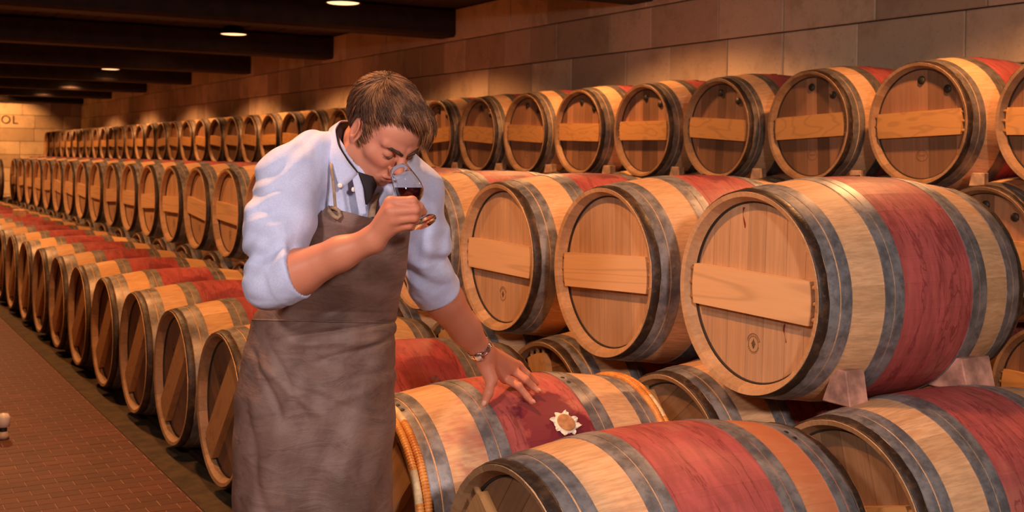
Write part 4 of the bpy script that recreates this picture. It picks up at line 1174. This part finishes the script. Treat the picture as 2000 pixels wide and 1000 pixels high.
# waist seam, neck straps, thong knot
Vv = np.array(V).reshape(nv, nu+1, 3); row = int(np.argmin(abs(tA-5.9)))
sm_p = [Vv[row, j]+np.array([0, -.004, 0]) for j in range(8, nu-4, 3)]
v, f = tube_vf(sm_p, .0022, 6); person_part('waist_seam', v, f, M['leather'], apron)
def strap(pts, wd, name):
    A_ = [p+np.array([-wd/2, 0, 0]) for p in pts]; B_ = [p+np.array([wd/2, 0, 0]) for p in pts]; ribbon(A_, B_, name=name, mat=M['strap'], parent=apron, th=.0025, m=2)
strap([C3(645, 305, 2.80), C3(647, 325, 2.756), C3(650, 348, 2.744), C3(653, 380, 2.742), C3(655, 406, 2.735)], .0068, 'neck_strap')
strap([C3(742, 352, 2.90), C3(735, 375, 2.845), C3(729, 395, 2.812), C3(725, 424, 2.765)], .017, 'neck_strap')
v, f = tube_vf([C3(642, 404, 2.742), C3(644, 414, 2.724), C3(652, 422, 2.716), C3(660, 427, 2.714), C3(664, 422, 2.716), C3(662, 412, 2.718), C3(655, 407, 2.722), C3(646, 405, 2.728)], [.004, .0055, .0058, .006, .0052, .0045, .0045, .004], 8)
person_part('thong_knot', v, f, M['strap'], apron)

# --- trousers and shoes
Vq, Qq = sdf_surface(lambda P: smin(legs(P, .008), smax(torso(P, .002), P[:, 2]-C3(630, 640, 3)[2], .01), .03), [-1.0, 2.5, -1.42], [-.1, 3.4, C3(630, 630, 3)[2]], .009)
person_part('trousers', Vq, Qq, M['trouser'])
for ft in FEET:
    V, Q = sdf_surface(lambda P: smax(smin(cap(P, ft-F2*.03, ft+F2*.15, .046, .038), cap(P, ft+np.array([0, 0, .03]), ft+np.array([0, 0, .07]), .045, .043), .03), (ft[2]-.05)-P[:, 2], .004), ft-.13-F2*.05, ft+.16+np.abs(F2)*.1, .006)
    person_part('shoe', V, Q, M['shoe'])
# --- wrist watch
wc = lerp(LE, LW, .955); wD = LD; wX = np.cross(wD, [0, -1, .2]); wX /= np.linalg.norm(wX); wY = np.cross(wX, wD)
watch = None
link_v, link_f = box_vf(-.0030, .0030, -.0078, .0078, -.0014, .0014, .0007)
Vw = []; Fw = []
face_a = math.atan2(-1, -.45)
for i in range(22):
    a = 2*PI*i/22
    er = wX*math.cos(a)+wY*math.sin(a); et = -wX*math.sin(a)+wY*math.cos(a)
    for part, (lo_, hi_) in enumerate(((-1, -.38), (-.34, .34), (.38, 1))):
        v, f = box_vf(-.0043, .0043, lo_*.0080, hi_*.0080, -.0016, .0016 if part != 1 else .0022, .0007)
        n = len(Vw); Vw += [wc+er*(.0355+z)+et*x+wD*y for x, y, z in v]; Fw += [tuple(q+n for q in ff) for ff in f]
watch = person_part('watch_strap', Vw, Fw, M['steel'], smooth=False)
best = min(range(64), key=lambda i: (wX*math.cos(i/64*2*PI)+wY*math.sin(i/64*2*PI))@np.array([.35, 1., -.25])); a = best/64*2*PI
er = wX*math.cos(a)+wY*math.sin(a); et = -wX*math.sin(a)+wY*math.cos(a)
for nm, prof_, mt in (('watch_case', [(.030, .0001), (.030, .0150), (.0385, .0150), (.0405, .0132), (.0400, .0001)], 'steel'), ('watch_dial', [(.0402, .0001), (.0402, .0118), (.0395, .0118)], 'watchface')):
    v, f = lathe_vf(prof_, 24, closed=False); person_part(nm, [wc+er*x+et*y+wD*z for x, y, z in v], f, M[mt], watch)

# --- wine glass
g = NT('clear_glass'); g.base((1, 1, 1)); g.rough(.0); g.b.inputs['Transmission Weight'].default_value = 1; g.b.inputs['IOR'].default_value = 1.45; M['glass'] = g.m
wn = NT('red_wine'); wn.base((.030, .002, .004)); wn.rough(.05); wn.b.inputs['Transmission Weight'].default_value = 0; wn.b.inputs['IOR'].default_value = 1.34; M['wine'] = wn.m
G0 = C3(829, 434, 2.622); G1 = C3(779, 330, 2.690); GA_ = (G1-G0)/np.linalg.norm(G1-G0); GL = .150
gx = np.cross(GA_, [0, -1, 0]); gx /= np.linalg.norm(gx); gy = np.cross(GA_, gx)
def glass_w(V): return [to_world([G0+gx*y+gy*z+GA_*x])[0] for x, y, z in V]
gl = empty('wine_glass', tuple(to_world([G0])[0])); tag(gl, 'tulip tasting glass of dark red wine held tilted at the man\'s nose', 'glass')
gli = np.array(gl.location)
def gpart(name, prof_, mt, closed, n=40):
    v, f = lathe_vf(prof_, n, closed=closed); o = new_obj(name, mesh(name, np.array(glass_w(v))-gli, f, M[mt]), parent=gl); return o
outr = [(.054, .0060), (.060, .0170), (.068, .0258), (.078, .0312), (.090, .0330), (.104, .0318), (.120, .0288), (.136, .0255), (.1500, .0232)]
inr = [(x, r-.0013) for x, r in outr[::-1][:-1]]+[(.0575, .0100), (.0565, .0001)]
gpart('bowl', [(.052, .0001), (.052, .0040)]+outr+[(.1506, .0226)]+inr, 'glass', False)
gpart('stem', [(.0515, .0001), (.0515, .0042), (.046, .0034), (.03, .0032), (.012, .0036), (.0065, .0060), (.0045, .0060), (.0045, .0001)], 'glass', False, 16)
gpart('foot', [(.0036, .0001), (.0030, .009), (.0016, .026), (.0008, .0295), (.0, .0290), (.0, .0001)], 'glass', False, 40)
xs_ = np.array([p[0] for p in inr[::-1]]); rs_ = np.array([p[1] for p in inr[::-1]])
lvl = C3(790, 366, 2.66)[2]
def wine(P):
    q = P-G0; ax = q@GA_; rr = np.sqrt(np.maximum((q@gx)**2+(q@gy)**2, 0)); r_ = np.interp(ax, xs_, rs_)-.0006
    d = np.maximum(rr-r_, .0575-ax)*.8; return smax(d, P[:, 2]-lvl, .0015)
V, Q = sdf_surface(wine, G0+GA_*.085-.05, G0+GA_*.085+.05, .0016)
new_obj('wine', fast_mesh('wine', to_world(V)-gli, Q, M['wine']), parent=gl)
